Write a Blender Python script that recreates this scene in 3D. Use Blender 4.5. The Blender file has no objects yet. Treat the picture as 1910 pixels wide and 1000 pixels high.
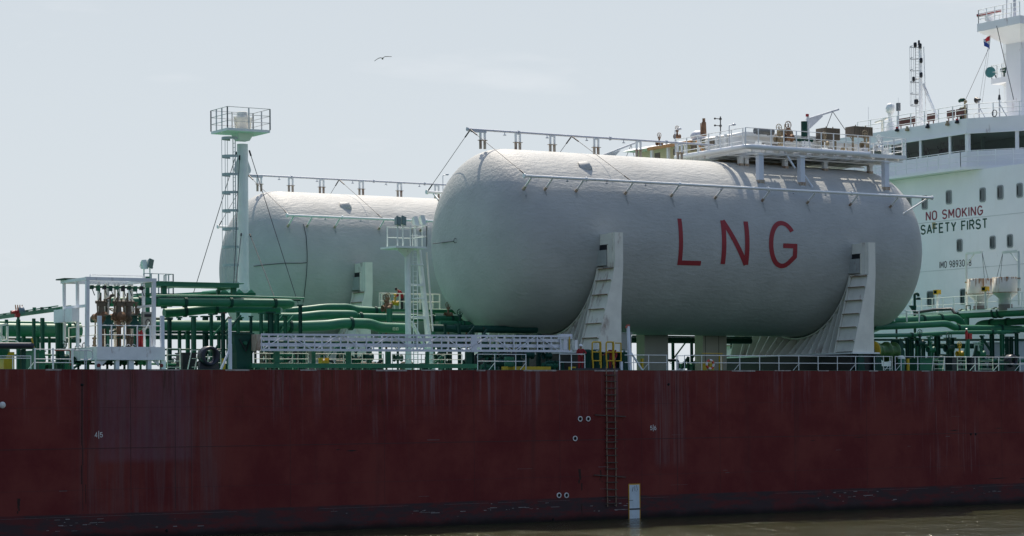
import bpy, math, random
from mathutils import Vector, Matrix, Quaternion
random.seed(7)
S = bpy.context.scene
COL = S.collection
V = Vector
# ------------------------------------------------------------------ camera
F = 4330.0                                   # focal length in pixels of a 1910 wide picture
TH = math.atan2(4330, 6945)                  # yaw between the view and the ship's beam direction
LIST = math.radians(.88)                     # the ship lists a little to her far side
cT, sT = math.cos(TH), math.sin(TH)
RIGHT = V((cT, -sT, 0)); FWD = V((sT, cT, 0)); UPV = V((0, 0, 1))
CAM = -160.4*FWD + V((0, 0, 10.15))
RL = Matrix.Rotation(-LIST, 4, 'X')
RLI = RL.inverted()
cd = bpy.data.cameras.new('camera'); cam = bpy.data.objects.new('camera', cd); COL.objects.link(cam)
cam.location = CAM; cam.rotation_euler = (math.pi/2, 0, -TH)
cd.sensor_width = 36; cd.lens = 36*F/1910; cd.shift_y = 202/1910
cd.clip_start = 1; cd.clip_end = 20000
S.camera = cam
# ------------------------------------------------------------------ sky, sun, exposure
SUN = V((.34, .70, 1.2)).normalized()
SUN_EL = math.asin(SUN.z); SUN_AZ = math.atan2(SUN.x, SUN.y)
W = bpy.data.worlds.new('World'); S.world = W; W.use_nodes = True
nt = W.node_tree; bg = nt.nodes['Background']
sky = nt.nodes.new('ShaderNodeTexSky'); sky.sky_type = 'NISHITA'; sky.sun_disc = False
sky.sun_elevation = SUN_EL; sky.sun_rotation = SUN_AZ
sky.air_density = 1.0; sky.dust_density = 2.2; sky.ozone_density = 1.6
tc = nt.nodes.new('ShaderNodeTexCoord'); mp = nt.nodes.new('ShaderNodeMapping'); mp.inputs['Scale'].default_value = (9, 9, 45)
nz = nt.nodes.new('ShaderNodeTexNoise'); nz.inputs['Scale'].default_value = 1.0; nz.inputs['Detail'].default_value = 6
cr = nt.nodes.new('ShaderNodeValToRGB'); cr.color_ramp.elements[0].position = .60; cr.color_ramp.elements[1].position = .80
cr.color_ramp.elements[0].color = (0, 0, 0, 1); cr.color_ramp.elements[1].color = (.25, .25, .25, 1)
# thin bright haze, thickest along the horizon
sz = nt.nodes.new('ShaderNodeSeparateXYZ'); hr = nt.nodes.new('ShaderNodeMapRange'); hm = nt.nodes.new('ShaderNodeMixRGB')
hr.inputs['From Min'].default_value = .17; hr.inputs['From Max'].default_value = .42; hr.inputs['To Min'].default_value = .95; hr.inputs['To Max'].default_value = .06
hm.inputs['Color2'].default_value = (5.35, 5.85, 6.4, 1)
mx = nt.nodes.new('ShaderNodeMixRGB'); mx.inputs['Color2'].default_value = (5.6, 5.6, 5.7, 1)
nt.links.new(tc.outputs['Generated'], mp.inputs['Vector']); nt.links.new(mp.outputs['Vector'], nz.inputs['Vector'])
nt.links.new(nz.outputs['Fac'], cr.inputs['Fac']); nt.links.new(cr.outputs['Color'], mx.inputs['Fac'])
nt.links.new(tc.outputs['Generated'], sz.inputs[0]); nt.links.new(sz.outputs['Z'], hr.inputs['Value']); nt.links.new(hr.outputs['Result'], hm.inputs['Fac'])
az = nt.nodes.new('ShaderNodeVectorMath'); az.operation = 'DOT_PRODUCT'; az.inputs[1].default_value = (FWD.x, FWD.y, 0)
am = nt.nodes.new('ShaderNodeMapRange'); am.inputs['From Min'].default_value = -.6; am.inputs['From Max'].default_value = .85
ac = nt.nodes.new('ShaderNodeMixRGB'); ac.inputs['Color1'].default_value = (2.1, 2.5, 2.95, 1); ac.inputs['Color2'].default_value = (3.52, 3.84, 4.12, 1)
nt.links.new(tc.outputs['Generated'], az.inputs[0]); nt.links.new(az.outputs['Value'], am.inputs['Value']); nt.links.new(am.outputs['Result'], ac.inputs['Fac']); gz = nt.nodes.new('ShaderNodeMapRange'); gz.inputs['From Max'].default_value = .17; gz.inputs['To Min'].default_value = 1.06; gz.inputs['To Max'].default_value = .97
gm = nt.nodes.new('ShaderNodeVectorMath'); gm.operation = 'SCALE'
nt.links.new(sz.outputs['Z'], gz.inputs['Value']); nt.links.new(ac.outputs['Color'], gm.inputs[0]); nt.links.new(gz.outputs['Result'], gm.inputs['Scale']); nt.links.new(gm.outputs[0], hm.inputs['Color2'])
nt.links.new(sky.outputs['Color'], hm.inputs['Color1']); nt.links.new(hm.outputs['Color'], mx.inputs['Color1']); nt.links.new(mx.outputs['Color'], bg.inputs['Color'])
bg.inputs['Strength'].default_value = .15
sl = bpy.data.lights.new('sun', 'SUN'); so = bpy.data.objects.new('sun', sl); COL.objects.link(so)
sl.energy = 4.6; sl.angle = math.radians(.5); sl.color = (1, .90, .77)
so.rotation_euler = SUN.to_track_quat('Z', 'Y').to_euler()
S.view_settings.view_transform = 'Standard'; S.view_settings.look = 'None'
S.view_settings.exposure = 0.30; S.view_settings.gamma = 1
S.cycles.max_bounces = 6; S.cycles.use_adaptive_sampling = True

# ------------------------------------------------------------------ measuring helpers (ship axes: x aft, y inboard, z up)
def D(px, py, y=None, x=None, z=None):
    o = RLI @ CAM
    d = RLI.to_3x3() @ (FWD + (px-955)/F*RIGHT + (702-py)/F*UPV)
    t = (y-o.y)/d.y if y is not None else ((x-o.x)/d.x if x is not None else (z-o.z)/d.z)
    return o + d*t
def X(px, y, py=690): return D(px, py, y=y).x
def Zh(px, py, y): return D(px, py, y=y).z
ZD = 10.6                                    # deck height at the rail

# ------------------------------------------------------------------ materials
MATS = {}
def mat(name, col, rough=.5, var=.12, vscale=1.2, rust=0, rscale=1.5, streak=0, scol=(.35, .33, .33), metal=0,
        bump=0, bscale=8, spec=.4, rcol=(.16, .055, .02), bstretch=(1, 1, 1)):
    if name in MATS: return MATS[name]
    m = bpy.data.materials.new(name); m.use_nodes = True; n = m.node_tree; N = n.nodes; Lk = n.links
    b = N['Principled BSDF']; b.inputs['Roughness'].default_value = rough; b.inputs['Metallic'].default_value = metal
    b.inputs['Specular IOR Level'].default_value = spec
    g = N.new('ShaderNodeNewGeometry')
    def noise(scale, sv=(1, 1, 1), det=5, ro=.6):
        mpn = N.new('ShaderNodeMapping'); mpn.inputs['Scale'].default_value = sv
        q = N.new('ShaderNodeTexNoise'); q.inputs['Scale'].default_value = scale; q.inputs['Detail'].default_value = det
        q.inputs['Roughness'].default_value = ro
        Lk.new(g.outputs['Position'], mpn.inputs['Vector']); Lk.new(mpn.outputs['Vector'], q.inputs['Vector']); return q.outputs['Fac']
    def ramp(src, a, c, v0=0, v1=1):
        r_ = N.new('ShaderNodeMapRange'); r_.inputs['From Min'].default_value = a; r_.inputs['From Max'].default_value = c
        r_.inputs['To Min'].default_value = v0; r_.inputs['To Max'].default_value = v1; Lk.new(src, r_.inputs['Value']); return r_.outputs['Result']
    def mix(fac, c1, c2, typ='MIX'):
        k = N.new('ShaderNodeMixRGB'); k.blend_type = typ
        for s_, v_ in (('Fac', fac), ('Color1', c1), ('Color2', c2)):
            if isinstance(v_, tuple): k.inputs[s_].default_value = (*v_, 1)
            elif isinstance(v_, (int, float)): k.inputs[s_].default_value = v_
            else: Lk.new(v_, k.inputs[s_])
        return k.outputs['Color']
    lo = tuple(c*(1-var) for c in col); hi = tuple(min(1, c*(1+var)) for c in col)
    c = mix(ramp(noise(vscale), .3, .7), lo, hi)
    if streak:
        c = mix(ramp(noise(1.0, (2.2, 2.2, .16), 6, .7), .56, .80, 0, streak), c, scol)
    if rust:
        f1 = ramp(noise(rscale, (1, 1, .35), 7, .72), .66-.22*rust, .80-.18*rust, 0, .9)
        c = mix(f1, c, rcol)
    Lk.new(c, b.inputs['Base Color'])
    if bump:
        bp = N.new('ShaderNodeBump'); bp.inputs['Strength'].default_value = 1; bp.inputs['Distance'].default_value = bump
        Lk.new(noise(bscale, bstretch, 5, .62), bp.inputs['Height']); Lk.new(bp.outputs['Normal'], b.inputs['Normal'])
    MATS[name] = m; return m
WHITE = mat('white_paint', (.74, .75, .73), .45, .08, .8, .30, .9)
WHITE2 = mat('clean_white_paint', (.78, .80, .79), .45, .05, .5, .10, .5)
CREAM = mat('cream_white_paint', (.72, .71, .62), .5, .1, .8, .42, .9)
GALV = mat('grey_galvanised_metal', (.50, .52, .56), .4, .12, 2, .1, 2, metal=.15)
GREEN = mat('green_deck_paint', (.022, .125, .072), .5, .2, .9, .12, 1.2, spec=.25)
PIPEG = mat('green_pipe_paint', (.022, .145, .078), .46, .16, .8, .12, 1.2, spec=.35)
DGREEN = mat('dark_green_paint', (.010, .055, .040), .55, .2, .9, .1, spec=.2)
PGREEN = mat('pale_green_roof_paint', (.055, .22, .125), .45, .15, .8, .1)
BLACK = mat('black_paint', (.010, .012, .016), .4, .2)
NAVY = mat('navy_black_rubber', (.012, .016, .028), .42, .2)
WIRE = mat('dark_steel_wire', (.05, .05, .055), .5, .1)
RUST = mat('rusty_brown_steel', (.20, .115, .065), .75, .4, 3, .5, 2)
BROWN = mat('brown_grey_steel', (.13, .105, .075), .7, .2, 1.5, .2)
TAN = mat('tan_equipment_paint', (.30, .24, .15), .6, .25, 3, .3, 3)
YELLOW = mat('yellow_paint', (.50, .33, .015), .5, .12, 2, .12)
ORANGE = mat('orange_paint', (.50, .17, .03), .5, .12, 2, .1)
RED = mat('red_paint', (.38, .022, .025), .5, .12, 2)
LETRED = mat('dull_red_letter_paint', (.27, .018, .026), .55, .12, .6)
LETGREEN = mat('dark_green_letter_paint', (.008, .06, .035), .55, .1)
LETBLACK = mat('black_letter_paint', (.012, .012, .014), .55, .1)
WMARK = mat('white_mark_paint', (.60, .60, .58), .6, .15, 3)
GLASS = mat('dark_window_glass', (.006, .012, .012), .05, .3, .6, spec=.12)
PANE = mat('grey_cabin_window_glass', (.06, .085, .09), .12, .25, .5, spec=.7)
LENS = mat('green_tinted_lamp_glass', (.02, .09, .07), .12, .3, 4, spec=.8)
TEAL = mat('teal_painted_metal', (.06, .20, .20), .5, .15)
BOARD = mat('reddish_brown_wood', (.10, .035, .028), .6, .2, 3)
BEIGE = mat('pale_beige_paint', (.34, .32, .26), .55, .08, .6, .05)
ROPE = mat('worn_tan_rope', (.22, .15, .10), .9, .3, 6)
COVER = mat('dark_red_coverall_cloth', (.27, .022, .028), .85, .2, 6)
SKIN = mat('tan_skin', (.32, .17, .11), .6, .1, 8)
HAIRD = mat('black_hair', (.012, .01, .01), .7, .2)
HELM = mat('white_helmet_plastic', (.75, .76, .76), .35, .03)
TROUS = mat('dark_trouser_cloth', (.03, .035, .04), .85, .2)
SILO = mat('cream_paint_with_rust_runs', (.66, .64, .54), .55, .1, .8, .2, 1, streak=1.6, scol=(.40, .20, .06))
# tank skin: sprayed foam under paint, lumpy
TANKM = mat('lumpy_tank_paint', (.415, .425, .405), .6, .09, .35, 0, bump=.062, bscale=3.2, spec=.25, bstretch=(.5, 1.2, 1.2), streak=.22, scol=(.35, .37, .36))

def sub(n, op, a, b):
    k = n.nodes.new('ShaderNodeMath'); k.operation = op; k.use_clamp = False
    for i, v_ in enumerate((a, b)):
        if isinstance(v_, (int, float)): k.inputs[i].default_value = v_
        else: n.links.new(v_, k.inputs[i])
    return k.outputs[0]
def hull_material():
    m = bpy.data.materials.new('weathered_red_hull_paint'); m.use_nodes = True; n = m.node_tree; N = n.nodes; Lk = n.links
    b = N['Principled BSDF']; b.inputs['Roughness'].default_value = .65; b.inputs['Specular IOR Level'].default_value = .09
    tco = N.new('ShaderNodeTexCoord'); sp = N.new('ShaderNodeSeparateXYZ'); Lk.new(tco.outputs['Object'], sp.inputs[0])
    x, z = sp.outputs['X'], sp.outputs['Z']
    def noise(scale, sv, det=6, ro=.65, dist=0):
        a = N.new('ShaderNodeMapping'); a.inputs['Scale'].default_value = sv; Lk.new(tco.outputs['Object'], a.inputs[0])
        q = N.new('ShaderNodeTexNoise'); q.inputs['Scale'].default_value = scale; q.inputs['Detail'].default_value = det; q.inputs['Roughness'].default_value = ro
        q.inputs['Distortion'].default_value = dist
        Lk.new(a.outputs[0], q.inputs['Vector']); return q.outputs['Fac']
    def rg(src, a, c, v0=0, v1=1):
        r_ = N.new('ShaderNodeMapRange'); r_.interpolation_type = 'SMOOTHSTEP'
        for k, v_ in zip(('From Min', 'From Max', 'To Min', 'To Max'), (a, c, v0, v1)): r_.inputs[k].default_value = v_
        Lk.new(src, r_.inputs['Value']); return r_.outputs['Result']
    def mix(f, c1, c2):
        k = N.new('ShaderNodeMixRGB')
        if isinstance(f, float): k.inputs[0].default_value = f
        else: Lk.new(f, k.inputs[0])
        for i, v_ in ((1, c1), (2, c2)):
            if isinstance(v_, tuple): k.inputs[i].default_value = (*v_, 1)
            else: Lk.new(v_, k.inputs[i])
        return k.outputs[0]
    mul = lambda a, c: sub(n, 'MULTIPLY', a, c)
    RED0, RED1, CHALK = (.116, .0195, .0195), (.158, .035, .029), (.20, .145, .155)
    c = mix(rg(noise(.25, (1, 1, 1)), .35, .65), RED0, RED1)
    c = mix(rg(noise(1.0, (.9, .9, .05), 4), .55, .75, 0, .35), c, (.075, .028, .026))       # broad dull bands
    top = rg(z, 4.5, 10.4)
    c = mix(mul(rg(noise(1.0, (1.5, 1, .06), 7, .75), .52, .72), rg(z, 6.3, 10.6, 0, .85)), c, CHALK)   # chalky runs from the edge
    c = mix(mul(rg(noise(1.0, (5.0, 1, .10), 5, .7), .62, .80), rg(z, 8.2, 10.6, 0, .8)), c, (.26, .21, .21))
    c = mix(mul(rg(noise(1.0, (3.5, 1, .22), 6, .75), .58, .72), rg(z, 8.3, 10.6, 0, .85)), c, (.045, .015, .008))  # rust runs
    # repainted greyish patch, and a paler rubbed band
    def patch(x0, x1, z0, z1, e=.5):
        return mul(mul(rg(x, x0-e, x0+e*.3), rg(x, x1-e*.3, x1+e, 1, 0)), mul(rg(z, z0-e, z0+e*.3), rg(z, z1-e*.3, z1+e, 1, 0)))
    pn = rg(noise(.8, (1, 1, .5), 6), .25, .6, .45, 1)
    c = mix(mul(mul(patch(-30.1, -24.1, 5.0, 10.6, .45), mul(pn, rg(noise(1, (2.2, 1, .12), 6, .7), .25, .6, .4, 1))), .42), c, (.145, .095, .125))
    c = mix(mul(mul(patch(-31.3, -22.3, .8, 10.6, 1.0), rg(noise(1, (2.5, 1, .12), 6), .4, .7)), .55), c, (.13, .075, .075))
    st1 = mul(rg(noise(1, (2.1, 1, .07), 8, .8), .50, .72), rg(noise(.35, (1, 1, .3), 4), .40, .60)); st2 = mul(rg(noise(1, (2.9, 1, .14), 8, .8), .50, .68), rg(noise(.5, (1, 1, .5), 4), .36, .56))
    c = mix(mul(mul(patch(-20, -8.5, 6.6, 10.6, 1.4), st1), .75), c, (.165, .115, .115))
    c = mix(mul(mul(patch(-20.5, -9, 8.4, 10.6, 1.0), st2), .8), c, (.052, .026, .013))
    c = mix(mul(mul(patch(-30.5, -22.5, 8.9, 10.6, .8), st2), .8), c, (.050, .024, .014))
    c = mix(mul(mul(patch(-31.6, -29.9, .8, 10.6, .5), st2), .6), c, (.075, .045, .034))
    c = mix(mul(mul(patch(-6, 14, 8.0, 10.6, 2.0), st1), .5), c, (.19, .13, .135))
    c = mix(mul(mul(patch(16, 50, 8.6, 10.6, 2.0), st1), .5), c, (.17, .11, .12))
    c = mix(mul(mul(patch(38, 43.5, 3.0, 7.6, .8), rg(noise(1, (4, 1, .15), 6), .5, .7)), .5), c, (.17, .10, .10))
    c = mix(mul(mul(patch(12.5, 14.5, 4.0, 10.6, .6), rg(noise(1, (5, 1, .1), 5), .4, .65)), .45), c, (.17, .12, .12))
    c = mix(mul(rg(noise(1.0, (.5, 1, 4.5), 5, .7), .66, .74), .5), c, (.03, .016, .016))     # dark scuffs
    # boot top: greyed, blotchy
    bz = sub(n, 'ADD', z, mul(noise(.35, (1, 1, 1), 3), .12))
    bt = rg(bz, 1.62, 1.72, 1, 0)
    bcol = mix(rg(noise(.7, (.5, 1, 2.0), 7, .75), .44, .58), (.052, .034, .036), (.100, .027, .027))
    bcol = mix(rg(noise(1.5, (.5, 1, 3), 7, .8), .64, .72, 0, .7), bcol, (.22, .20, .20))
    c = mix(bt, c, bcol)
    c = mix(mul(rg(noise(1.0, (.4, 1, 5), 4), .52, .62), rg(z, .65, .8, 0, 1)), c, c)
    wz = sub(n, 'ADD', z, mul(noise(.4, (1, 1, 1), 4), .7))
    c = mix(rg(wz, .35, .95, .92, 0), c, (.012, .011, .010))                                     # wet weed line
    Lk.new(c, b.inputs['Base Color'])
    bp = N.new('ShaderNodeBump'); bp.inputs['Distance'].default_value = .06; bp.inputs['Strength'].default_value = .55
    Lk.new(noise(.45, (1, 1, .8), 3), bp.inputs['Height']); Lk.new(bp.outputs[0], b.inputs['Normal'])
    return m
HULLM = hull_material()
def water_material():
    m = bpy.data.materials.new('murky_harbour_water'); m.use_nodes = True; n = m.node_tree; N = n.nodes; Lk = n.links
    b = N['Principled BSDF']; b.inputs['Base Color'].default_value = (.034, .036, .016, 1); b.inputs['Roughness'].default_value = .12
    b.inputs['IOR'].default_value = 1.33
    g = N.new('ShaderNodeNewGeometry')
    def noise(scale, sv, det):
        a = N.new('ShaderNodeMapping'); a.inputs['Scale'].default_value = sv; a.inputs['Rotation'].default_value = (0, 0, -TH)
        Lk.new(g.outputs['Position'], a.inputs[0])
        q = N.new('ShaderNodeTexNoise'); q.inputs['Scale'].default_value = scale; q.inputs['Detail'].default_value = det; q.inputs['Roughness'].default_value = .55
        Lk.new(a.outputs[0], q.inputs['Vector']); return q.outputs['Fac']
    h = sub(n, 'ADD', sub(n, 'MULTIPLY', noise(3.2, (.6, 1, 1), 4), .35), sub(n, 'MULTIPLY', noise(.9, (.8, 1, 1), 5), 1.0)); h = sub(n, 'ADD', h, sub(n, 'MULTIPLY', noise(.22, (.7, 1, 1), 3), 1.6))
    bp = N.new('ShaderNodeBump'); bp.inputs['Distance'].default_value = .34; bp.inputs['Strength'].default_value = 1
    Lk.new(h, bp.inputs['Height']); Lk.new(bp.outputs[0], b.inputs['Normal'])
    return m
WATERM = water_material()

# ------------------------------------------------------------------ mesh builder
def frame(d):
    d = d.normalized(); u = V((0, 0, 1)) if abs(d.z) < .95 else V((0, 1, 0))
    a = d.cross(u).normalized(); return a, a.cross(d).normalized()
class MB:
    def __init__(s): s.v = []; s.f = []; s.m = []; s.sm = []
    def add(s, vs, fs, mi=0, smooth=False):
        o = len(s.v); s.v += [V(v) for v in vs]
        for f in fs: s.f.append([i+o for i in f]); s.m.append(mi); s.sm.append(smooth)
        return s
    def box(s, x0, x1, y0, y1, z0, z1, mi=0):
        p = [(x0, y0, z0), (x1, y0, z0), (x1, y1, z0), (x0, y1, z0), (x0, y0, z1), (x1, y0, z1), (x1, y1, z1), (x0, y1, z1)]
        return s.add(p, [(0, 3, 2, 1), (4, 5, 6, 7), (0, 1, 5, 4), (1, 2, 6, 5), (2, 3, 7, 6), (3, 0, 4, 7)], mi)
    def cbox(s, c, sx, sy, sz, mi=0): return s.box(c[0]-sx/2, c[0]+sx/2, c[1]-sy/2, c[1]+sy/2, c[2]-sz/2, c[2]+sz/2, mi)
    def beam(s, p, q, w, h=None, mi=0):
        p, q = V(p), V(q); h = w if h is None else h; a, b = frame(q-p); vs = []
        for e in (p, q):
            for i, j in ((-1, -1), (1, -1), (1, 1), (-1, 1)): vs.append(e+a*(i*w/2)+b*(j*h/2))
        return s.add(vs, [(0, 3, 2, 1), (4, 5, 6, 7), (0, 1, 5, 4), (1, 2, 6, 5), (2, 3, 7, 6), (3, 0, 4, 7)], mi)
    def tube(s, pts, r, n=8, mi=0, closed=False, radii=None):
        pts = [V(p) for p in pts]; k = len(pts); vs = []; fs = []
        ref = None
        for i, p in enumerate(pts):
            if closed: d = pts[(i+1) % k]-pts[i-1]
            else: d = pts[min(i+1, k-1)]-pts[max(i-1, 0)]
            d.normalize()
            if ref is None: a, b = frame(d)
            else:
                a = (ref - d*ref.dot(d)); a = a.normalized() if a.length > 1e-6 else frame(d)[0]; b = a.cross(d).normalized()
            ref = a; rr = radii[i] if radii else r
            for j in range(n):
                t = 2*math.pi*j/n; vs.append(p+a*(rr*math.cos(t))+b*(rr*math.sin(t)))
        for i in range(k if closed else k-1):
            i2 = (i+1) % k
            for j in range(n): j2 = (j+1) % n; fs.append((i*n+j, i*n+j2, i2*n+j2, i2*n+j))
        s.add(vs, fs, mi, True)
        if not closed: s.add(vs[:n], [tuple(range(n))], mi); s.add(vs[-n:], [tuple(range(n))[::-1]], mi)
        return s
    def cyl(s, p, q, r0, r1=None, n=16, mi=0): return s.tube([p, q], r0, n, mi, radii=[r0, r0 if r1 is None else r1])
    def lathe(s, o, prof, axis=(0, 0, 1), n=24, mi=0):
        o = V(o); ax = V(axis).normalized(); a, b = frame(ax); vs = []; fs = []
        for r, t in prof:
            for j in range(n):
                an = 2*math.pi*j/n; vs.append(o+ax*t+a*(r*math.cos(an))+b*(r*math.sin(an)))
        for i in range(len(prof)-1):
            for j in range(n): j2 = (j+1) % n; fs.append((i*n+j, i*n+j2, (i+1)*n+j2, (i+1)*n+j))
        return s.add(vs, fs, mi, True)
    def prism(s, poly, vec, mi=0):
        k = len(poly); a = [V(p) for p in poly]; b = [p+V(vec) for p in a]
        fs = [tuple(range(k))[::-1], tuple(range(k, 2*k))]+[(i, (i+1) % k, k+(i+1) % k, k+i) for i in range(k)]
        return s.add(a+b, fs, mi)
    def ball(s, c, r, n=12, sc=(1, 1, 1), mi=0):
        vs = []; fs = []; m = n//2
        for i in range(m+1):
            t = math.pi*i/m
            for j in range(n):
                p = 2*math.pi*j/n; vs.append(V(c)+V((r*sc[0]*math.sin(t)*math.cos(p), r*sc[1]*math.sin(t)*math.sin(p), r*sc[2]*math.cos(t))))
        for i in range(m):
            for j in range(n): j2 = (j+1) % n; fs.append((i*n+j, (i+1)*n+j, (i+1)*n+j2, i*n+j2))
        return s.add(vs, fs, mi, True)
    def build(s, name, mt, parent=None, loc=None):
        me = bpy.data.meshes.new(name); off = V((0, 0, 0))
        if parent is not None: off = V(root_of(parent)['_loc'])
        elif loc is not None: off = V(loc)
        me.from_pydata([tuple(v-off) for v in s.v], [], s.f)
        for m_ in (mt if isinstance(mt, (list, tuple)) else [mt]): me.materials.append(m_)
        me.polygons.foreach_set('material_index', s.m); me.polygons.foreach_set('use_smooth', s.sm)
        me.validate(); me.update()
        o = bpy.data.objects.new(name, me); COL.objects.link(o)
        if parent is not None: o.parent = parent
        else: o.location = off; o['_loc'] = tuple(off)
        return o
def root_of(o):
    while o.parent: o = o.parent
    return o
def thing(name, label, cat, loc=(0, 0, 0), group=None):
    o = bpy.data.objects.new(name, None); COL.objects.link(o); o.location = loc; o['_loc'] = tuple(loc)
    o.empty_display_size = .3; o['label'] = label; o['category'] = cat
    if group: o['group'] = group
    return o
def tag(o, label, cat, group=None):
    o['label'] = label; o['category'] = cat
    if group: o['group'] = group
    return o
KIDS = {}
def copy_thing(r, loc, label=None, rotz=None):
    c = r.copy(); COL.objects.link(c); c.location = loc; c['_loc'] = tuple(loc)
    if rotz is not None: c.rotation_euler = (0, 0, rotz)
    if label: c['label'] = label
    def rec(a, b):
        for ch in [o for o in bpy.data.objects if o.parent == a]:
            k = ch.copy(); COL.objects.link(k); k.parent = b; rec(ch, k)
    rec(r, c); return c
def fillet(pts, r, k=5):
    pts = [V(p) for p in pts]; out = [pts[0]]
    for i in range(1, len(pts)-1):
        a, b, c = pts[i-1], pts[i], pts[i+1]; d1 = (a-b); d2 = (c-b); t = min(r, d1.length*.48, d2.length*.48)
        p, q = b+d1.normalized()*t, b+d2.normalized()*t
        for j in range(k+1):
            u = j/k; out.append(p*(1-u)**2+b*2*u*(1-u)+q*u*u)
    return out+[pts[-1]]
# ------------------------------------------------------------------ stroke lettering
def arc(cx, cy, rx, ry, a0, a1, k=14):
    return [(cx+rx*math.cos(math.radians(a0+(a1-a0)*i/k)), cy+ry*math.sin(math.radians(a0+(a1-a0)*i/k))) for i in range(k+1)]
w_ = .56
GL = {
 'L': [[(0, 1), (0, 0), (w_, 0)]], 'I': [[(.0, 0), (.0, 1)]], 'N': [[(0, 0), (0, 1)], [(0, 1), (w_, 0)], [(w_, 0), (w_, 1)]],
 'G': [arc(.3, .5, .3, .5, 38, 306, 44)+[(.6, .225), (.6, .47), (.30, .47)]],
 'O': [arc(.28, .70, .28, .30, 0, 180)+arc(.28, .30, .28, .30, 180, 360)+[(.56, .70)]],
 '0': [arc(.26, .70, .26, .30, 0, 180)+arc(.26, .30, .26, .30, 180, 360)+[(.52, .70)]],
 'S': [arc(.27, .74, .27, .26, 20, 270, 16)+arc(.27, .26, .27, .26, 90, -160, 16)],
 'M': [[(0, 0), (0, 1)], [(0, 1), (.33, .25)], [(.33, .25), (.66, 1)], [(.66, 1), (.66, 0)]],
 'K': [[(0, 0), (0, 1)], [(0, .36), (.54, 1)], [(.18, .56), (.57, 0)]],
 'A': [[(0, 0), (.30, 1)], [(.30, 1), (.60, 0)], [(.10, .30), (.50, .30)]],
 'F': [[(0, 0), (0, 1), (.5, 1)], [(0, .53), (.44, .53)]], 'E': [[(.5, 0), (0, 0), (0, 1), (.5, 1)], [(0, .52), (.44, .52)]],
 'T': [[(.28, 0), (.28, 1)], [(0, 1), (.56, 1)]], 'Y': [[(.28, 0), (.28, .46)], [(0, 1), (.28, .46)], [(.28, .46), (.56, 1)]],
 'R': [[(0, 0), (0, 1), (.3, 1)]+arc(.3, .76, .24, .24, 90, -90, 8)+[(0, .52)], [(.26, .52), (.56, 0)]],
 '9': [arc(.27, .70, .27, .30, 0, 360, 20), [(.54, .70), (.50, .32), (.38, .08), (.16, .0)]],
 '8': [arc(.27, .75, .24, .25, 0, 360, 18), arc(.27, .26, .27, .26, 0, 360, 18)],
 '3': [arc(.25, .75, .25, .25, 160, -90, 12)+arc(.25, .25, .27, .25, 90, -160, 12)],
 '4': [[(.40, 0), (.40, 1), (0, .28), (.56, .28)]],
 '5': [[(.5, 1), (.06, 1), (.03, .52)]+arc(.26, .32, .27, .32, 120, -160, 14)],
 '6': [arc(.27, .30, .27, .30, 0, 360, 20), [(0, .30), (.06, .70), (.22, .94), (.42, 1)]],
 '|': [[(0, -.35), (0, 1.35)]], ' ': [], }
ADV = {'I': .0, '|': .0, 'M': .66, ' ': .22, 'A': .60, 'G': .60, 'F': .48, 'E': .5}
def strokes(text, gap=.30):
    out = []; x = 0
    for ch in text:
        for st in GL[ch]: out.append([(px+x, py) for px, py in st])
        x += ADV.get(ch, .55)+gap
    return out, x-gap
def ribbon(mb, pts2, t, fmap, lift, cap=True):
    """flat ribbon of width t along a 2-D polyline, mapped into space by fmap(u, v, lift)"""
    p = [V((a, b)) for a, b in pts2]; L_, R_ = [], []
    q = [p[0]]
    for i in range(1, len(p)):                        # subdivide so that it can follow a curved shell
        k = max(1, int((p[i]-p[i-1]).length/.06)) if mb.fine else 1
        for j in range(1, k+1): q.append(p[i-1].lerp(p[i], j/k))
    for i in range(len(q)):
        d1 = (q[i]-q[i-1]).normalized() if i else (q[1]-q[0]).normalized()
        d2 = (q[i+1]-q[i]).normalized() if i < len(q)-1 else d1
        n1 = V((-d1.y, d1.x)); n2 = V((-d2.y, d2.x)); m = (n1+n2)
        m = m.normalized() if m.length > 1e-4 else n1
        k = t/2/max(.35, m.dot(n1))
        L_.append(q[i]+m*k); R_.append(q[i]-m*k)
    vs = [fmap(a.x, a.y, lift) for a in L_]+[fmap(a.x, a.y, lift) for a in R_]; n = len(q)
    mb.add(vs, [(i, i+1, n+i+1, n+i) for i in range(n-1)])
def lettering(text, name, mt, parent, fmap, t, gap=.3, fine=False, lift=.006):
    mb = MB(); mb.fine = fine; ss, wd = strokes(text, gap)
    for i, st in enumerate(ss): ribbon(mb, st, t, fmap, lift+.003*(i % 4))
    return mb.build(name, mt, parent)

# ================================================================== SETTING
wt = MB(); wt.add([(-4000, -4000, 0), (4000, -4000, 0), (4000, 4000, 0), (-4000, 4000, 0)], [(0, 1, 2, 3)])
water = wt.build('water', WATERM); water['kind'] = 'structure'

# ================================================================== TANKER HULL
ship = thing('tanker_hull', 'dark red side of the tanker with weathered paint, floating in brown water', 'ship hull', (0, 0, 0))
hb = MB(); hb.fine = False
hb.box(-150, 180, 0, 60, -9, ZD-.02)
hull = hb.build('hull_shell', HULLM, ship)
dk = MB(); dk.box(-149.9, 179.9, .12, 59.88, ZD-.018, ZD); dk.build('deck_plating', mat('green_deck_plating_paint', (.045, .205, .12), .55, .15, .5, .1), ship)
e = MB(); x = -60
while x < 60:                                 # rubbed edge strip at the sheer, short lengths of bare metal
    l = random.uniform(.6, 3); e.box(x, x+l, -.012-random.random()*.01, .05, ZD-.06-random.random()*.05, ZD+.004); x += l+random.uniform(.6, 5)
e.build('worn_deck_edge', mat('worn_edge_metal', (.32, .29, .27), .7, .4, 3, .6, 3), ship)
sm = MB()
for px, py in ((955, 823), ):
    z0 = Zh(px, py, 0); sm.box(-60, 60, -.012, .01, z0-.02, z0+.02)
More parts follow.
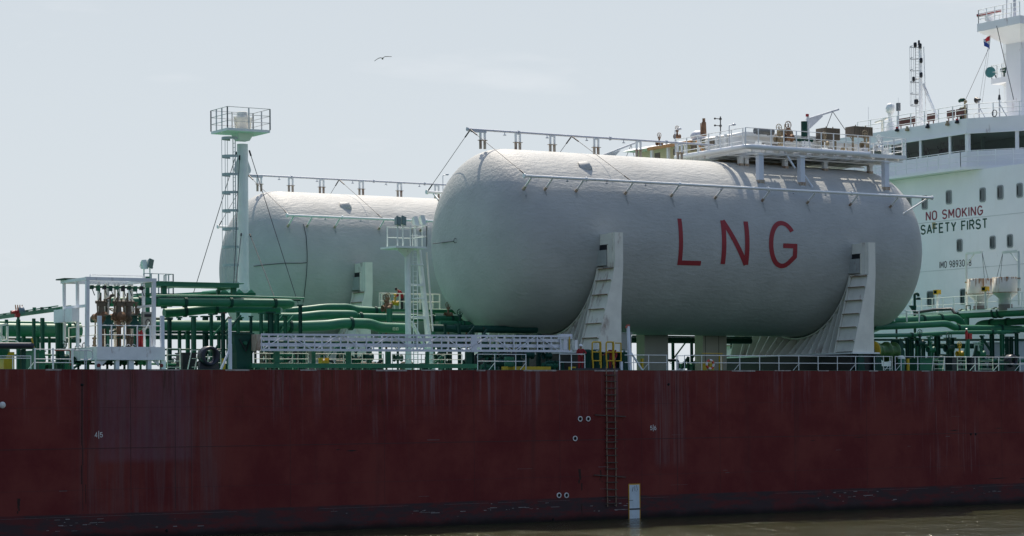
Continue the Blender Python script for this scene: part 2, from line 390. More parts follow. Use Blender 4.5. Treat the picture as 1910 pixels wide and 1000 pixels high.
for px in (153, 243, 326, 1262): sm.box(X(px, 0)-.015, X(px, 0)+.015, -.010, .01, 1.8, ZD-.1)
for xx in range(-45, 60, 7): sm.box(xx-.008, xx+.008, -.006, .01, 1.7, ZD-.1)
for zz in (3.1, 8.2): sm.box(-60, 60, -.006, .01, zz-.008, zz+.008)
sm.build('weld_seam', mat('dark_red_seam_paint', (.05, .012, .014), .6, .2), ship)
HOLE = mat('unlit_hole_black', (.004, .004, .004), .9, .1)
def ring_mark(px, py, r, dark=True, white=True, lbl=None):
    p = D(px, py, y=0)
    if white:
        m = MB(); m.lathe((p.x, .004, p.z), [(r*.68, 0), (r*.66, .045), (r, .045), (r, 0)], (0, -1, 0), 20); m.build('scupper_ring', WMARK, ship)
    m = MB(); m.lathe((p.x, 0, p.z), [(r*.66, 0), (r*.66, .012), (0.001, .012)], (0, -1, 0), 18); m.build('scupper_hole', HOLE, ship)
for px, py in ((1082, 781.5), (1097, 781.5), (1072.5, 818), (1042.5, 924), (1056.5, 924)): ring_mark(px, py, .19)
for px, py in ((1247, 717), (153, 718), (1032, 969), (311, 990), (1811, 810), (1820, 810)): ring_mark(px, py, .15, white=False)
m = MB(); p = D(4.5, 755.5, y=0); m.lathe((p.x, 0, p.z), [(.20, 0), (.20, .03), (.001, .03)], (0, -1, 0), 24); m.build('white_disc_mark', WMARK, ship)
def hullmap(px, py, h):
    o = D(px, py, y=0)
    return lambda u, v, l: V((o.x+u*h, -.004-l, o.z+v*h))
lettering('4|5', 'frame_number', WMARK, ship, hullmap(177, 815.5, .28), .16, .34)
lettering('5|6', 'frame_number', WMARK, ship, hullmap(1213, 802, .28), .16, .34)
# draught panel
a = D(1173.5, 904.5, y=0); b = D(1192, 904.5, y=0)
m = MB(); m.box(a.x, b.x, -.03, 0, -.9, a.z); dp = m.build('draught_panel', mat('pale_blue_white_panel', (.50, .58, .62), .5, .08, 2, .08), ship)
m = MB(); t = .07
m.box(a.x-t, a.x, -.036, 0, -.9, a.z+t); m.box(b.x, b.x+t, -.036, 0, -.9, a.z+t); m.box(a.x, b.x, -.036, 0, a.z, a.z+t); m.build('panel_border', mat('orange_yellow_border', (.55, .30, .02), .5, .1, 3), dp)
m = MB()
for u0, v0, u1, v1 in ((.28, .80, .38, .93), (.55, .82, .55, .97), (.66, .80, .80, .84), (.80, .84, .72, .98)):
    pa = V((a.x+(b.x-a.x)*u0, -.034, a.z*v0)); pb = V((a.x+(b.x-a.x)*u1, -.034, a.z*v1)); m.beam(pa, pb, .035, .008)
m.box(a.x-.03, b.x+.06, -.042, -.03, .62, .72); m.box(a.x-.06, a.x+.3, -.042, -.03, 1.28, 1.31); m.build('panel_scale_mark', LETBLACK, dp)
m = MB()                                       # rust runs and gouges on the plating
for px, y0, y1, w in ((1081, 875, 915, .10), (1120, 877, 900, .06), (35, 930, 958, .10), (153, 722, 940, .05), (1085, 940, 965, .06)):
    p0, p1 = D(px, y0, y=0), D(px+2, y1, y=0); k = 6
    for i in range(k):
        zA = p0.z+(p1.z-p0.z)*i/k; zB = p0.z+(p1.z-p0.z)*(i+1)/k; jx = p0.x+random.uniform(-.02, .05)*i
        m.box(jx-w*(1-i/k/1.5), jx+w*(1-i/k/1.5), -.006, .004, zB+.002, zA)
m.build('rust_gouge', mat('dark_rust_run', (.03, .010, .007), .8, .4, 5), ship)

m = MB()
for i in range(90):                            # pale scrapes along the boot top
    px = random.choice((100, 180, 330, 620, 790, 880, 930, 1010, 1150, 1420, 1560, 1610, 1640, 1760, 1850))+random.gauss(0, 26); xx = X(px, 0); z = random.choice((.62, .95, 1.05, 1.32))+random.gauss(0, .03); l = random.expovariate(1/.22)+.05
    m.box(xx, xx+l, -.004-.0001*i, .004, z, z+random.uniform(.012, .05))
m.build('scrape_marks', mat('pale_scrape_metal', (.24, .22, .21), .7, .4, 4), ship)
m = MB()
for i in range(26): xx = random.uniform(-40, 50); l = random.uniform(.8, 5); m.box(xx, xx+l, -.005-.0001*i, .004, 1.44, 1.458)
for i in range(14): xx = random.uniform(-40, 50); l = random.uniform(.3, 1.6); z = random.uniform(2, 7.5); m.box(xx, xx+l, -.005-.0001*i, .004, z, z+random.uniform(.015, .05))
m.build('scratch_lines', mat('faint_pink_scratch', (.13, .085, .085), .7, .3, 4), ship)
m = MB()
for px, py, l, h in ((645, 841, .9, .10), (625, 839, .4, .06), (1480+290, 803, 1.1, .09), (1855, 799, .9, .06), (1590, 816, 1.4, .05), (1840, 893, 2.6, .07), (1900, 893, 1.2, .10), (1510, 822, .6, .05)): p = D(px, py, y=0); m.prism([(p.x, -.0045, p.z), (p.x+l*.5, -.0045, p.z-h*.5), (p.x+l, -.0045, p.z+.02), (p.x+l*.5, -.0045, p.z+h*.5)], (0, .008, 0))
m.build('dark_scuffs', mat('black_rubber_scuff', (.016, .010, .010), .8, .3, 4), ship)

# ================================================================== PILOT LADDER
p0 = D(1131, 690, y=-.12); p1 = D(1147, 690, y=-.12); pb = D(1139, 945, y=-.12)
lad = thing('pilot_ladder', 'rope pilot ladder with spreaders hanging down the red hull', 'ladder', (p0.x, -.12, pb.z))
for xx in (p0.x, p1.x):
    pts = [V((xx+.015*math.sin(i*.9+xx), -.12, pb.z+(ZD+.25-pb.z)*i/24)) for i in range(25)]
    MB().tube(pts, .04, 6).build('rope', ROPE, lad)
rz = [62, 98, 138, 177, 215, 255, 336, 374, 414, 452, 490, 530, 572, 609, 687, 730, 770, 810]
for q in rz:
    z = Zh(1139, 680+q/3.127, -.12); MB().box(p0.x-.10, p1.x+.12, -.20, -.06, z-.032, z+.032).build('rung', mat('dark_wet_wood', (.07, .05, .04), .7, .3, 4), lad)
for px0, py0, px1, py1 in ((1110, 774, 1167, 777), (1108, 886, 1167, 890)):
    MB().beam(D(px0, py0, y=-.12), D(px1, py1, y=-.12), .09, .07).build('spreader', mat('dark_wet_wood', (.07, .05, .04)), lad)

# ================================================================== GUARD RAILS
def guard_rail(label, pxs, y=.28, top=1.08, rails=(1.08, .54), brace=(), m_=None, name='guard_rail', r=.028, x0=None, x1=None, z0=ZD, group='guard rails along the deck edge', cat='railing', axis='x', pr=.032):
    m_ = m_ or WHITE2
    xs = [X(p, y) for p in pxs]; t = thing(name, label, cat, (xs[0], y, z0), group)
    for i, xx in enumerate(xs):
        MB().cyl((xx, y, z0), (xx, y, z0+top), pr, n=6).build('post', m_, t)
        if i in brace: MB().cyl((xx+.02, y+.02, z0+.5), (xx-.30, y+.30, z0+.004), .025, n=6).build('brace', m_, t)
    for h in rails:
        MB().cyl(((x0 if x0 is not None else xs[0])-.02, y, z0+h), ((x1 if x1 is not None else xs[-1])+.02, y, z0+h), r, n=6).build('rail', m_, t)
    return t
guard_rail('white two-bar deck edge rail between the small gate and the tall leaning post', [1182, 1210, 1244], x0=X(1166, .28), brace=(1,))
guard_rail('small white gate frame in the deck edge rail left of the life ring', [1262, 1264.5, 1277], top=1.05, rails=(1.05, .54, .06))
guard_rail('long white deck edge rail below the right saddle of the near tank', [1309, 1345, 1380, 1417, 1453, 1490, 1526, 1562, 1596, 1631, 1660], brace=(2, 5, 8, 10), x0=X(1277, .28))
guard_rail('white deck edge rail in front of the green pipework at the right', [1670, 1681, 1712, 1762, 1819, 1863, 1903, 1945], brace=(1, 4, 5, 6))
guard_rail('white rail at the left end of the deck beside the yellow pedestal', [-10, 24, 57.6], top=.80, rails=(.80, .66))
guard_rail('thick posted white rail in front of the green cabinet at far left', [65, 99, 135.6], top=1.3, rails=(.62, .40, 1.22), brace=(0,), pr=.06)
guard_rail('white deck rail under the left half of the silver gangway', [474, 496, 520, 546, 575], y=1.6, rails=(1.08, .72, .42), m_=CREAM)
guard_rail('white deck rail under the middle of the silver gangway', [588, 612, 641, 655, 676, 715], y=1.6, rails=(1.08, .72, .42), m_=CREAM)
guard_rail('white deck rail at the foot of the floodlight tower', [732, 756, 786, 808, 830, 862], y=1.6, rails=(1.08, .72, .42), m_=CREAM)
guard_rail('short white deck rail between the gangway and the standing crew man', [891, 923, 962, 981], y=.5, rails=(1.08, .6), brace=(1, 3))
guard_rail('white rail the standing crew man leans on', [1044, 1066, 1091], y=.4, rails=(1.12, .55))
guard_rail('low white rail beside the black fairlead right of the gantry', [372, 388, 412], y=4.0, rails=(1.3, .9, .5), m_=CREAM)
def step_frame(label, px0, px1, y, top=1.35, n=4, m_=None, lean=.0):
    m_ = m_ or CREAM; x0, x1 = X(px0, y), X(px1, y)
    t = thing('step_ladder', label, 'step ladder', (x0, y, ZD), 'small white step ladders on deck')
    for xx in (x0, x1): MB().beam((xx-lean, y, ZD), (xx, y, ZD+top), .055, .055).build('stile', m_, t)
    for i in range(n):
        z = ZD+.15+(top-.2)*i/(n-1); MB().box(x0+.02, x1-.02, y-.06, y+.06, z, z+.035).build('tread', m_, t)
    return t
step_frame('white step ladder right of the gantry platform', 312, 336, 2.0, 1.4)
step_frame('white step ladder left of the black fairlead', 358, 371, 1.5, 1.3, 3, lean=.3)
step_frame('white step ladder beside the yellow rimmed winch', 1648, 1664, 1.4, 1.15, 3)
step_frame('white step ladder below the red fire monitor at right', 1742, 1762, 1.4, 1.15, 4, lean=.2)
step_frame('wider white step ladder near the right fairlead', 1826, 1852, 1.8, 1.15, 4)
step_frame('white step ladder at the extreme right rail', 1786, 1802, 2.4, 1.2, 4)

# ================================================================== GAS TANKS
TY, TH_, TR, TX0, TX1, TA, TP = 11.0, 20.4, 6.87, 6.2, 39.85, 4.3, 2.3
def tank_prof(n=20):
    dome = [(math.cos(math.pi/2*i/n), max(0, 1-math.cos(math.pi/2*i/n)**TP)**(1/TP)) for i in range(n+1)]
    pr = [(TX0-TA*c, TR*r) for c, r in dome]
    pr += [(TX0+(TX1-TX0)*i/40, TR) for i in range(1, 40)]
    return pr+[(TX1+TA*c, TR*r) for c, r in dome[::-1]]
def inside(p, ty, lift=0):
    dx = max(0, TX0-p.x, p.x-TX1); r = math.hypot(p.y-ty, p.z-TH_)
    return (r/(TR+lift))**TP+(dx/(TA+lift))**TP < 1
def on_tank(px, py, ty=TY, lift=0.0):
    a, b = D(px, py, y=ty-8.5), D(px, py, y=ty+2); k = 400; prev = 0
    for i in range(1, k+1):
        if inside(a.lerp(b, i/k), ty, lift):
            lo, hi = prev, i/k
            for _ in range(20):
                mid = (lo+hi)/2
                if inside(a.lerp(b, mid), ty, lift): hi = mid
                else: lo = mid
            return a.lerp(b, hi)
        prev = i/k
    return a.lerp(b, .9)
def tank(label, ty):
    t = thing('gas_tank', label, 'gas tank', (TX0, ty, TH_-TR), 'two grey gas tanks on deck')
    m = MB(); m.lathe((0, ty, TH_), [(max(r, .001), x) for x, r in tank_prof()], (1, 0, 0), 96); m.build('tank_shell', TANKM, t)
    m = MB(); c = V((11.0, ty-4.17, TH_+5.46)); nrm = V((0, -.607, .795))      # nozzle stub
    m.lathe(c-nrm*.3, [(.75, -.2), (.62, .1), (.50, .35), (.40, .52), (.001, .56)], (nrm+V((.95, -.15, -.25))).normalized(), 20); m.build('nozzle_stub', TANKM, t)
    return t
near = tank('large near grey tank lettered LNG in red, on white saddles', TY)
far = tank('far grey tank standing behind the tall vent mast, partly hidden by the near tank', TY+38)
def tankmap(ch_px, u0, v0, hz):
    pass
def arcmap(x0, z_bot, z_top):
    a0 = math.asin((z_bot-TH_)/TR); a1 = math.asin((z_top-TH_)/TR); hgt = (a1-a0)*TR
    def f(u, v, l):
        an = a0+(a1-a0)*v; r = TR+.012+l
        return V((x0+u*hgt, TY-r*math.cos(an), TH_+r*math.sin(an)))
    return f
for ch, x0 in (('L', 17.65), ('N', 21.68), ('G', 26.18)):
    lettering(ch, 'letter', LETRED, near, (lambda f: (lambda u, v, l: f(u*(1.09 if ch != 'L' else .98), v*.925+.04, l)))(arcmap(x0, 18.58, 22.14)), .108, fine=True)
def surf_cable(pxs, ty, parent, r=.028, m_=None):
    pts = []
    for (a, b), (c, d) in zip(pxs[:-1], pxs[1:]):
        for i in range(8): pts.append(on_tank(a+(c-a)*i/8, b+(d-b)*i/8, ty, .05))
    MB().tube(pts, r, 6).build('surface_cable', m_ or WIRE, parent)
surf_cable([(807, 455), (822, 453), (838, 451), (847, 450)], TY, near)
m = MB(); c = on_tank(849, 449, TY, .06); m.tube([c+V((-.0, -.02, 0))+V((cT*.11*math.cos(a), -sT*.11*math.cos(a), .17*math.sin(a))) for a in [i*math.pi/6 for i in range(12)]], .02, 6, closed=True); m.build('cable_loop', WIRE, near)
surf_cable([(566, 418), (571, 440), (573, 470), (573, 490), (560, 491), (530, 491), (495, 494), (470, 497)], TY+38, far)
surf_cable([(573, 491), (571, 520), (567, 555), (565, 566)], TY+38, far)
# spray pipes on the tanks
PZ, PY = 24.56, 4.0
def spray_pipes(dy, tk, which):
    G = 'white sprinkler pipes on the tanks'
    t = thing('sprinkler_pipe', 'white sprinkler pipe on paired posts along the top of the %s tank' % which, 'pipe', (TX0, TY+dy, TH_+TR), G)
    z = 28.62; y = TY+dy
    x0 = D(872, 244, y=TY).x; x1 = D(1335, 270, y=TY).x
    MB().cyl((x0, y, z), (x1, y, z), .085, n=10).build('pipe_run', GALV, t)
    for xx in [x0]+[X(px, TY) for px in (971, 1142, 1247)]: MB().cyl((xx-.05, y, z), (xx+.05, y, z), .155, n=12).build('pipe_flange', GALV, t)
    for px in (945, 1024, 1098, 1167, 1236): xx = X(px, TY); MB().lathe((xx, y, z-.08), [(.03, 0), (.03, -.14), (.12, -.17), (.12, -.22), (.001, -.22)], (0, 0, 1), 10).build('spray_head', GALV, t)
    for px in (905, 970.6, 1035, 1117, 1196, 1273):
        xx = X(px, TY)
        for q in (-.25, .12):
            MB().beam((xx+q, y, z-.75), (xx+q, y, z-.06), .13, .13).build('post', WHITE2, t)
            m = MB(); m.beam((xx+q, y, TH_+TR-.06), (xx+q, y, z-.78), .15, .15); m.box(xx+q-.16, xx+q+.16, y-.16, y+.16, z-.78, z-.74); m.build('post_foot', mat('rust_stained_white_paint', (.42, .36, .28), .6, .2, 2, .85, 2.5), t)
        MB().beam((xx-.32, y, z-.12), (xx+.19, y, z-.12), .12, .10).build('crosshead', WHITE2, t)
    m = MB(); m.beam((x0+.3, y, z-.13), (x0+1.6, y, z-.13), .16, .14); m.build('bracket', GALV, t)
    # shoulder pipes on both sides
    for s in (-1, 1):
        yy = TY+dy+s*(TY-PY); z = PZ
        u = thing('sprinkler_pipe', 'white sprinkler pipe on raking struts along the %s shoulder of the %s tank' % ('outboard' if s < 0 else 'inboard', which), 'pipe', (TX0, yy, z), G)
        x0b, x1b = D(978, 328, y=PY).x, D(1738, 370, y=PY).x
        MB().cyl((x0b, yy, z), (x1b, yy, z), .105, n=10).build('pipe_run', WHITE2, u)
        for xx in [x0b, x1b]+[D(px, 335, y=PY).x for px in (1093, 1267, 1432, 1588)]: MB().cyl((xx-.06, yy, z), (xx+.06, yy, z), .175, n=12).build('pipe_flange', WHITE2, u)
        for px in (1058, 1132, 1204, 1345, 1480, 1540): xx = D(px, 335, y=PY).x; MB().lathe((xx, yy, z-.1), [(.04, 0), (.04, -.10), (.13, -.13), (.001, -.2)], (0, 0, 1), 10).build('spray_head', GALV, u)
        for px in (991, 1030, 1088, 1180, 1266, 1348, 1436, 1520, 1600, 1675):
            xx = D(px, 334, y=PY).x; q = V((xx, yy, z-.1)); b_ = V((xx, yy-s*1.28, z-.98))
            r_ = math.hypot(b_.y-TY-dy, b_.z-TH_); sc = (TR-.05)/r_; b_ = V((xx, TY+dy+(b_.y-TY-dy)*sc, TH_+(b_.z-TH_)*sc))
            MB().cyl(q, b_.lerp(q, .25), .075, n=8).build('strut', WHITE2, u)
            m = MB(); m.cyl(b_.lerp(q, .26), b_, .10, n=8); m.ball(b_, .13, 8); m.build('strut_foot', mat('rust_stained_white_paint', (.42, .36, .28)), u)
            if s < 0:
                a0 = math.asin(min(1, (b_.z-TH_)/TR)); k = MB(); w0 = random.uniform(.07, .15); ln = random.uniform(.3, .9)
                L1, L2 = [], []
                for i in range(7):
                    an = a0-.02-ln/TR*i/6; ww = w0*(1-i/6.6); rr = TR+.015; jx = .03*math.sin(i*1.7+xx)
                    for lst, sg in ((L1, -1), (L2, 1)): lst.append(V((xx+jx+sg*ww, TY+dy-rr*math.cos(an), TH_+rr*math.sin(an))))
                k.add(L1+L2, [(i, i+1, 8+i, 7+i) for i in range(6)]); k.build('rust_stain', mat('thin_grey_rust_stain', (.31, .325, .31), .8, .3, 3), tk)
        m = MB(); q = V((x1b-.3, yy, z)); m.cyl(q, V((x1b-2.4, yy-s*.8, z-1.35)), .07, n=8); m.build('end_strut', WHITE2, u)
        if dy > 0 and s > 0: continue
    # stay wires from the top pipe to the shoulder pipes
    yt = TY+dy
    pairs = [(x0+.25, x0b+.1)] + [(X(1070, TY), D(1176, 339, y=PY).x)]
    for k, (xa, xb) in enumerate(pairs):
        for s in (-1, 1):
            yy = TY+dy+s*(TY-PY)
            w = thing('stay_wire', '%s stay wire to the %s sprinkler pipe, %s tank' % ('forward' if k == 0 else 'middle', 'outboard' if s < 0 else 'inboard', which), 'wire', (xa, yt, 28.6), 'stay wires between sprinkler pipes')
            A, B = V((xa, yt, 28.6)), V((xb, yy, PZ+.1)); pts = []
            for i in range(25):
                q = A.lerp(B, i/24); r_ = math.hypot(q.y-yt, q.z-TH_)
                if r_ < TR+.04 and TX0 <= q.x <= TX1: q = V((q.x, yt+(q.y-yt)*(TR+.04)/r_, TH_+(q.z-TH_)*(TR+.04)/r_))
                pts.append(q)
            MB().tube(pts, .022, 5).build('cable', WIRE, w)
            MB().tube([A, A.lerp(B, .12)], .055, 6).build('turnbuckle', BLACK, w)
            MB().tube([B.lerp(A, .10), B], .05, 6).build('turnbuckle', BLACK, w)
spray_pipes(0, near, 'near'); spray_pipes(38, far, 'far')

# ================================================================== SADDLES
def saddle(label, dx=0, dy=0):
    ty = TY; yo = 2.2; R = TR+.13; xl, xr = 10.32, 11.05; z0, zs, zt = 12.05, 18.12, 20.62
    t = thing('tank_saddle', label, 'saddle', (xl+dx, yo+dy, z0), 'white steel saddles carrying the gas tanks')
    off = V((dx, dy, 0))
    def fin(m, name, mt=CREAM):
        m.v = [p+off for p in m.v]; return m.build(name, mt, t)
    fl = lambda z: -1.62*max(0, (zs-z)/(zs-12.5))           # how far the flange reaches forward of the web
    for s in (-1, 1):
        Y = lambda y: ty+s*(ty-y)                           # mirror
        # outer flange plate
        q = [(xl-1.65, z0), (xr-.40, z0), (xr, zs), (xl, zs)]
        m = MB(); m.prism([(a, Y(yo), b) for a, b in q], (0, s*-.09 if False else -s*.0+.09, 0)); fin(m, 'outer_flange')
        # web following the shell
        a1 = math.asin((zs-TH_)/R); poly = []
        for i in range(17):
            an = -math.pi/2+(a1+math.pi/2)*i/16; poly.append((xl+.42, Y(ty-R*math.cos(an)), TH_+R*math.sin(an)))
        poly += [(xl+.42, Y(yo+.09), zs), (xl+.42, Y(yo+.09), z0), (xl+.42, ty, z0)]
        m = MB(); m.prism(poly, (.16, 0, 0)); fin(m, 'web_plate')
        # curved seat flange and black bedding strip
        for nm, mt, r0, r1, w in (('seat_flange', CREAM, R+.0, R+.10, .62), ('bedding_strip', BLACK, R-.13, R-.004, .42)):
            m = MB(); n = 22; vs = []; fs = []
            for i in range(n+1):
                an = -math.pi/2+(a1+math.pi/2)*i/n
                for r_ in (r0, r1):
                    for xx in (xl+.5-w, xl+.5+w): vs.append((xx, Y(ty-r_*math.cos(an)), TH_+r_*math.sin(an)))
            for i in range(n):
                a_, b_ = i*4, i*4+4; fs += [(a_, a_+1, b_+1, b_), (a_+2, b_+2, b_+3, a_+3), (a_, b_, b_+2, a_+2), (a_+1, a_+3, b_+3, b_+1)]
            m.add(vs, fs); fin(m, nm, mt)
        # horizontal shelves behind the flange
        for z in (12.95, 14.0, 15.05, 16.1, 17.15, 18.0):
            yi = ty-math.sqrt(max(R*R-(z-TH_)**2, 0)); yi = min(yi-.1, 4.28)
            m = MB(); m.prism([(xl+.405, Y(yo+.1), z), (xl+fl(z)-.02, Y(yo+.1), z), (xl+fl(z)-.02, Y(yi), z), (xl+.405, Y(yi), z)], (0, 0, .07)); fin(m, 'shelf_plate')
            m = MB(); m.beam((xl+fl(z)-.035, Y(yo+.12), z+.03), (xl+fl(z)-.035, Y(yi), z+.03), .035, .05); fin(m, 'rusty_edge', mat('brown_rust_edge', (.22, .12, .06), .8, .5, 5))
        zz = [z0, 12.95, 14.0, 15.05, 16.1, 17.15, 18.0]
        for za, zb2 in zip(zz[:-1], zz[1:]):
            yi_ = min(min(ty-math.sqrt(max(R*R-(q-TH_)**2, 0)) for q in (za, zb2))-.1, 4.28); za2, zb3 = za+.075, zb2-.005
            m = MB(); m.prism([(xl+fl(za)+.16, Y(yo+.1), za2), (xl+fl(za)+.28, Y(yo+.1), za2), (xl+fl(zb2)+.28, Y(yo+.1), zb3), (xl+fl(zb2)+.16, Y(yo+.1), zb3)], (0, Y(yi_)-Y(yo+.1), 0)); fin(m, 'front_panel')
        # tapered brackets under the shell
        for y in (4.34, 5.3, 6.15, 7.0, 7.85, 8.7, 9.55, 10.4):
            zc = TH_-math.sqrt(R*R-(y-ty)**2)-.06; zb = z0 if y > 5.5 else 12.9
            m = MB(); m.prism([(xl+.41, Y(y), z0), (xl+fl(z0)+(0 if y < 5 else .25), Y(y), z0), (xl+(fl(zc) if y < 5 else -.10), Y(y), zc), (xl+.41, Y(y), zc)], (0, .07, 0)); fin(m, 'bracket')
        # head block
        m = MB(); m.box(xl+.02, xr, min(Y(yo), Y(yo+.9)), max(Y(yo), Y(yo+.9)), zs+.004, zt); fin(m, 'head_block')
        m = MB(); m.box(xl+.04, xr-.04, min(Y(yo+.905), Y(yo+2.05)), max(Y(yo+.905), Y(yo+2.05)), zt-.82, zt-.03); m.box(xl-.06, xr-.03, min(Y(yo+.86), Y(yo+.90)), max(Y(yo+.86), Y(yo+.9)), zs+.1, zt-.86); m.box(xl-.02, xl+.02, min(Y(yo+.3), Y(yo+.36)), max(Y(yo+.3), Y(yo+.36)), zs+.02, zt); fin(m, 'top_arm')
        m = MB(); m.box(xl-.12, xr-.1, min(Y(yo+.96), Y(yo+2.4)), max(Y(yo+.96), Y(yo+2.4)), zs+.16, zt-1.22); fin(m, 'key_block', mat('grey_white_block_paint', (.36, .38, .36), .6, .1, 2, .3, 2))
        m = MB(); m.box(xl+.02, xr-.12, min(Y(yo+.92), Y(yo+2.2)), max(Y(yo+.92), Y(yo+2.2)), zt-1.215, zt-.83); fin(m, 'gap_shade_block', BLACK)  # black block put in for the shade of the open recess
    m = MB(); m.box(xl-1.75, xr+.25, yo-.12, 2*ty-yo+.12, z0-.12, z0-.004); fin(m, 'sole_plate', WHITE)
    m = MB(); m.box(xl-1.55, xr-.0, yo+.35, 2*ty-yo-.35, ZD, z0-.125); fin(m, 'plinth', BLACK)
    for xx, y_ in ((xl-1.2, yo-.02), (xl+.55, yo-.02)):
        m = MB(); m.prism([(xx, y_, ZD), (xx+.75, y_, ZD), (xx+.62, y_, z0-.13), (xx+.12, y_, z0-.13)], (0, .3, 0)); fin(m, 'plinth_leg', DGREEN)
    return t
saddle('white stepped saddle under the forward half of the near tank, behind the yellow gates')
saddle('white rust streaked saddle under the aft end of the near tank', dx=23.9)
saddle('pale saddle of the far tank seen beside the floodlight tower', dx=0, dy=38)
def deck_box(label, px0, px1, py, y, dep, m_, seams=()):
    a, b = D(px0, py, y=y), D(px1, py, y=y); t = thing('deck_locker', label, 'deck locker', (a.x, y, ZD))
    m = MB(); m.box(a.x, b.x, y, y+dep, ZD, a.z); m.build('casing', m_, t)
    for s in seams: xx = X(s, y); MB().box(xx-.03, xx+.03, y-.012, y, ZD+.05, a.z-.1).build('seam_strip', mat('dark_seam_paint', (.12, .11, .09), .6), t)
    m = MB(); m.box(a.x-.06, b.x+.06, y-.06, y+dep+.06, a.z, a.z+.08); m.build('lid', m_, t)
    return t
deck_box('plain pale beige deck house under the near tank, left of two', 1202, 1246, 618, 12, 1.1, BEIGE)
deck_box('pale beige deck house with upright seams behind the life ring', 1311, 1355, 618, 12, 1.1, mat('warm_beige_paint', (.44, .40, .30), .55, .06, .6, .05), (1316, 1341))
deck_box('small pale deck locker beside the leaning post', 1157, 1178, 622, 5.0, 1.6, mat('grey_beige_paint', (.30, .31, .28), .55, .08))

# ================================================================== TANK TOP PLATFORM
PX0, PX1, PYF, PYB, PZT = 25.3, 41.6, 6.0, 15.2, 28.02
pl = thing('tank_platform', 'white railed platform on posts over the aft top of the near tank', 'platform', (PX0, PYF, PZT))
for i in range(6):
    for y0_, y1_ in ((PYF+.3, 6.95), (7.95, 8.12), (8.28, 9.9), (10.05, 12.0), (12.12, PYB-.1)):
        xa = PX0+2.3+i*2.36; MB().box(xa, xa+2.24, y0_, y1_, PZT-.06, PZT).build('floor_plate', WHITE, pl)
MB().box(PX0+.55, PX0+1.25, PYF+1.2, PYB-.1, PZT-.06, PZT-.002).build('floor_plate', WHITE, pl)
MB().box(PX1-3.6, PX1-.2, PYF+.25, 7.6, PZT-.06, PZT-.002).build('floor_plate', WHITE, pl)
m = MB(); m.tube(fillet([(PX0, PYB, PZT-.02), (PX0, PYF, PZT-.02), (PX1-4.2, PYF, PZT-.02), (PX1-4.2+.3, PYF, PZT-.02)], .5), .20, 10); m.build('edge_pipe', WHITE2, pl)
m = MB(); m.beam((PX1-4, PYF+.02, PZT-.08), (PX1, PYF+.02, PZT-.08), .10, .30); m.beam((PX1, PYF, PZT-.08), (PX1, PYB, PZT-.08), .10, .30); m.beam((PX0, PYB, PZT-.08), (PX1, PYB, PZT-.08), .1, .3); m.build('edge_beam', WHITE2, pl)
for i in range(12):
    xx = PX0+.7+i*1.36; MB().box(xx-.05, xx+.05, PYF+.2, PYB-.1, PZT-.38, PZT-.104).build('floor_beam', WHITE, pl)
m = MB()
for y in (PYF+.25, 8.6, 11, 13.5): m.box(PX0+.2, PX1-.2, y-.06, y+.06, PZT-.48, PZT-.385)
m.build('girder', WHITE, pl)
HB = mat('bluish_white_post_paint', (.66, .71, .77), .45, .06, 1, .12)
for px, y in ((1417, 6.25), (1494, 6.25), (1651, 6.25), (1381, 8.7), (1391, 8.7), (1464, 8.7), (1538, 8.7), (1622, 8.7), (1330, 12.0), (1420, 12.6), (1500, 12.6)):
    xx = D(px, 300, y=y).x; zz = TH_+math.sqrt(max(TR**2-(y-TY)**2, 0)); w = .44 if y < 7 else .34
    po = MB().box(xx-w/2, xx+w/2, y-w/2, y+w/2, zz-.25, PZT-.486).build('platform_post', HB if y < 7 else WHITE, pl)
    MB().box(xx-w*.75, xx+w*.75, y-w*.7, y+w*.7, PZT-.60, PZT-.54).build('post_flange', WHITE, po)
    m = MB(); m.box(xx-w*.6, xx+w*.6, y-w*.6, y+w*.6, zz-.14, zz+.12); m.build('post_flange', mat('rust_stained_white_paint', (.42, .36, .28)), po)
for a, b in (((1497, 322), (1516, 350)), ((1463, 282), (1483, 314))):
    A = D(*a, y=6.4); B = D(*b, y=6.0); MB().cyl(A, B, .08, n=8).build('post_brace', HB, pl)
def rail_run(root, pts, h, npost, rails=(1, .62, .3), m_=WHITE2, r=.03, pr=.035, name='rail'):
    for a, b, k in pts:
        a, b = V(a), V(b)
        for i in range(k+1):
            p = a.lerp(b, i/k) if k else a; MB().beam(p, p+V((0, 0, h)), pr*2, pr*2).build('post', m_, root)
        for f in rails: MB().cyl(a+V((0, 0, h*f)), b+V((0, 0, h*f)), r, n=6).build(name, m_, root)
    return root
rl = thing('platform_rail', 'white rail round the tank top platform', 'railing', (PX0, PYF, PZT))
rail_run(rl, [((PX0, PYF+.05, PZT), (PX1, PYF+.05, PZT), 13), ((PX0+.02, PYF+.4, PZT), (PX0+.02, PYB, PZT), 6), ((PX1-.05, PYF+.4, PZT), (PX1-.05, PYB, PZT), 5)], 1.45, 0)
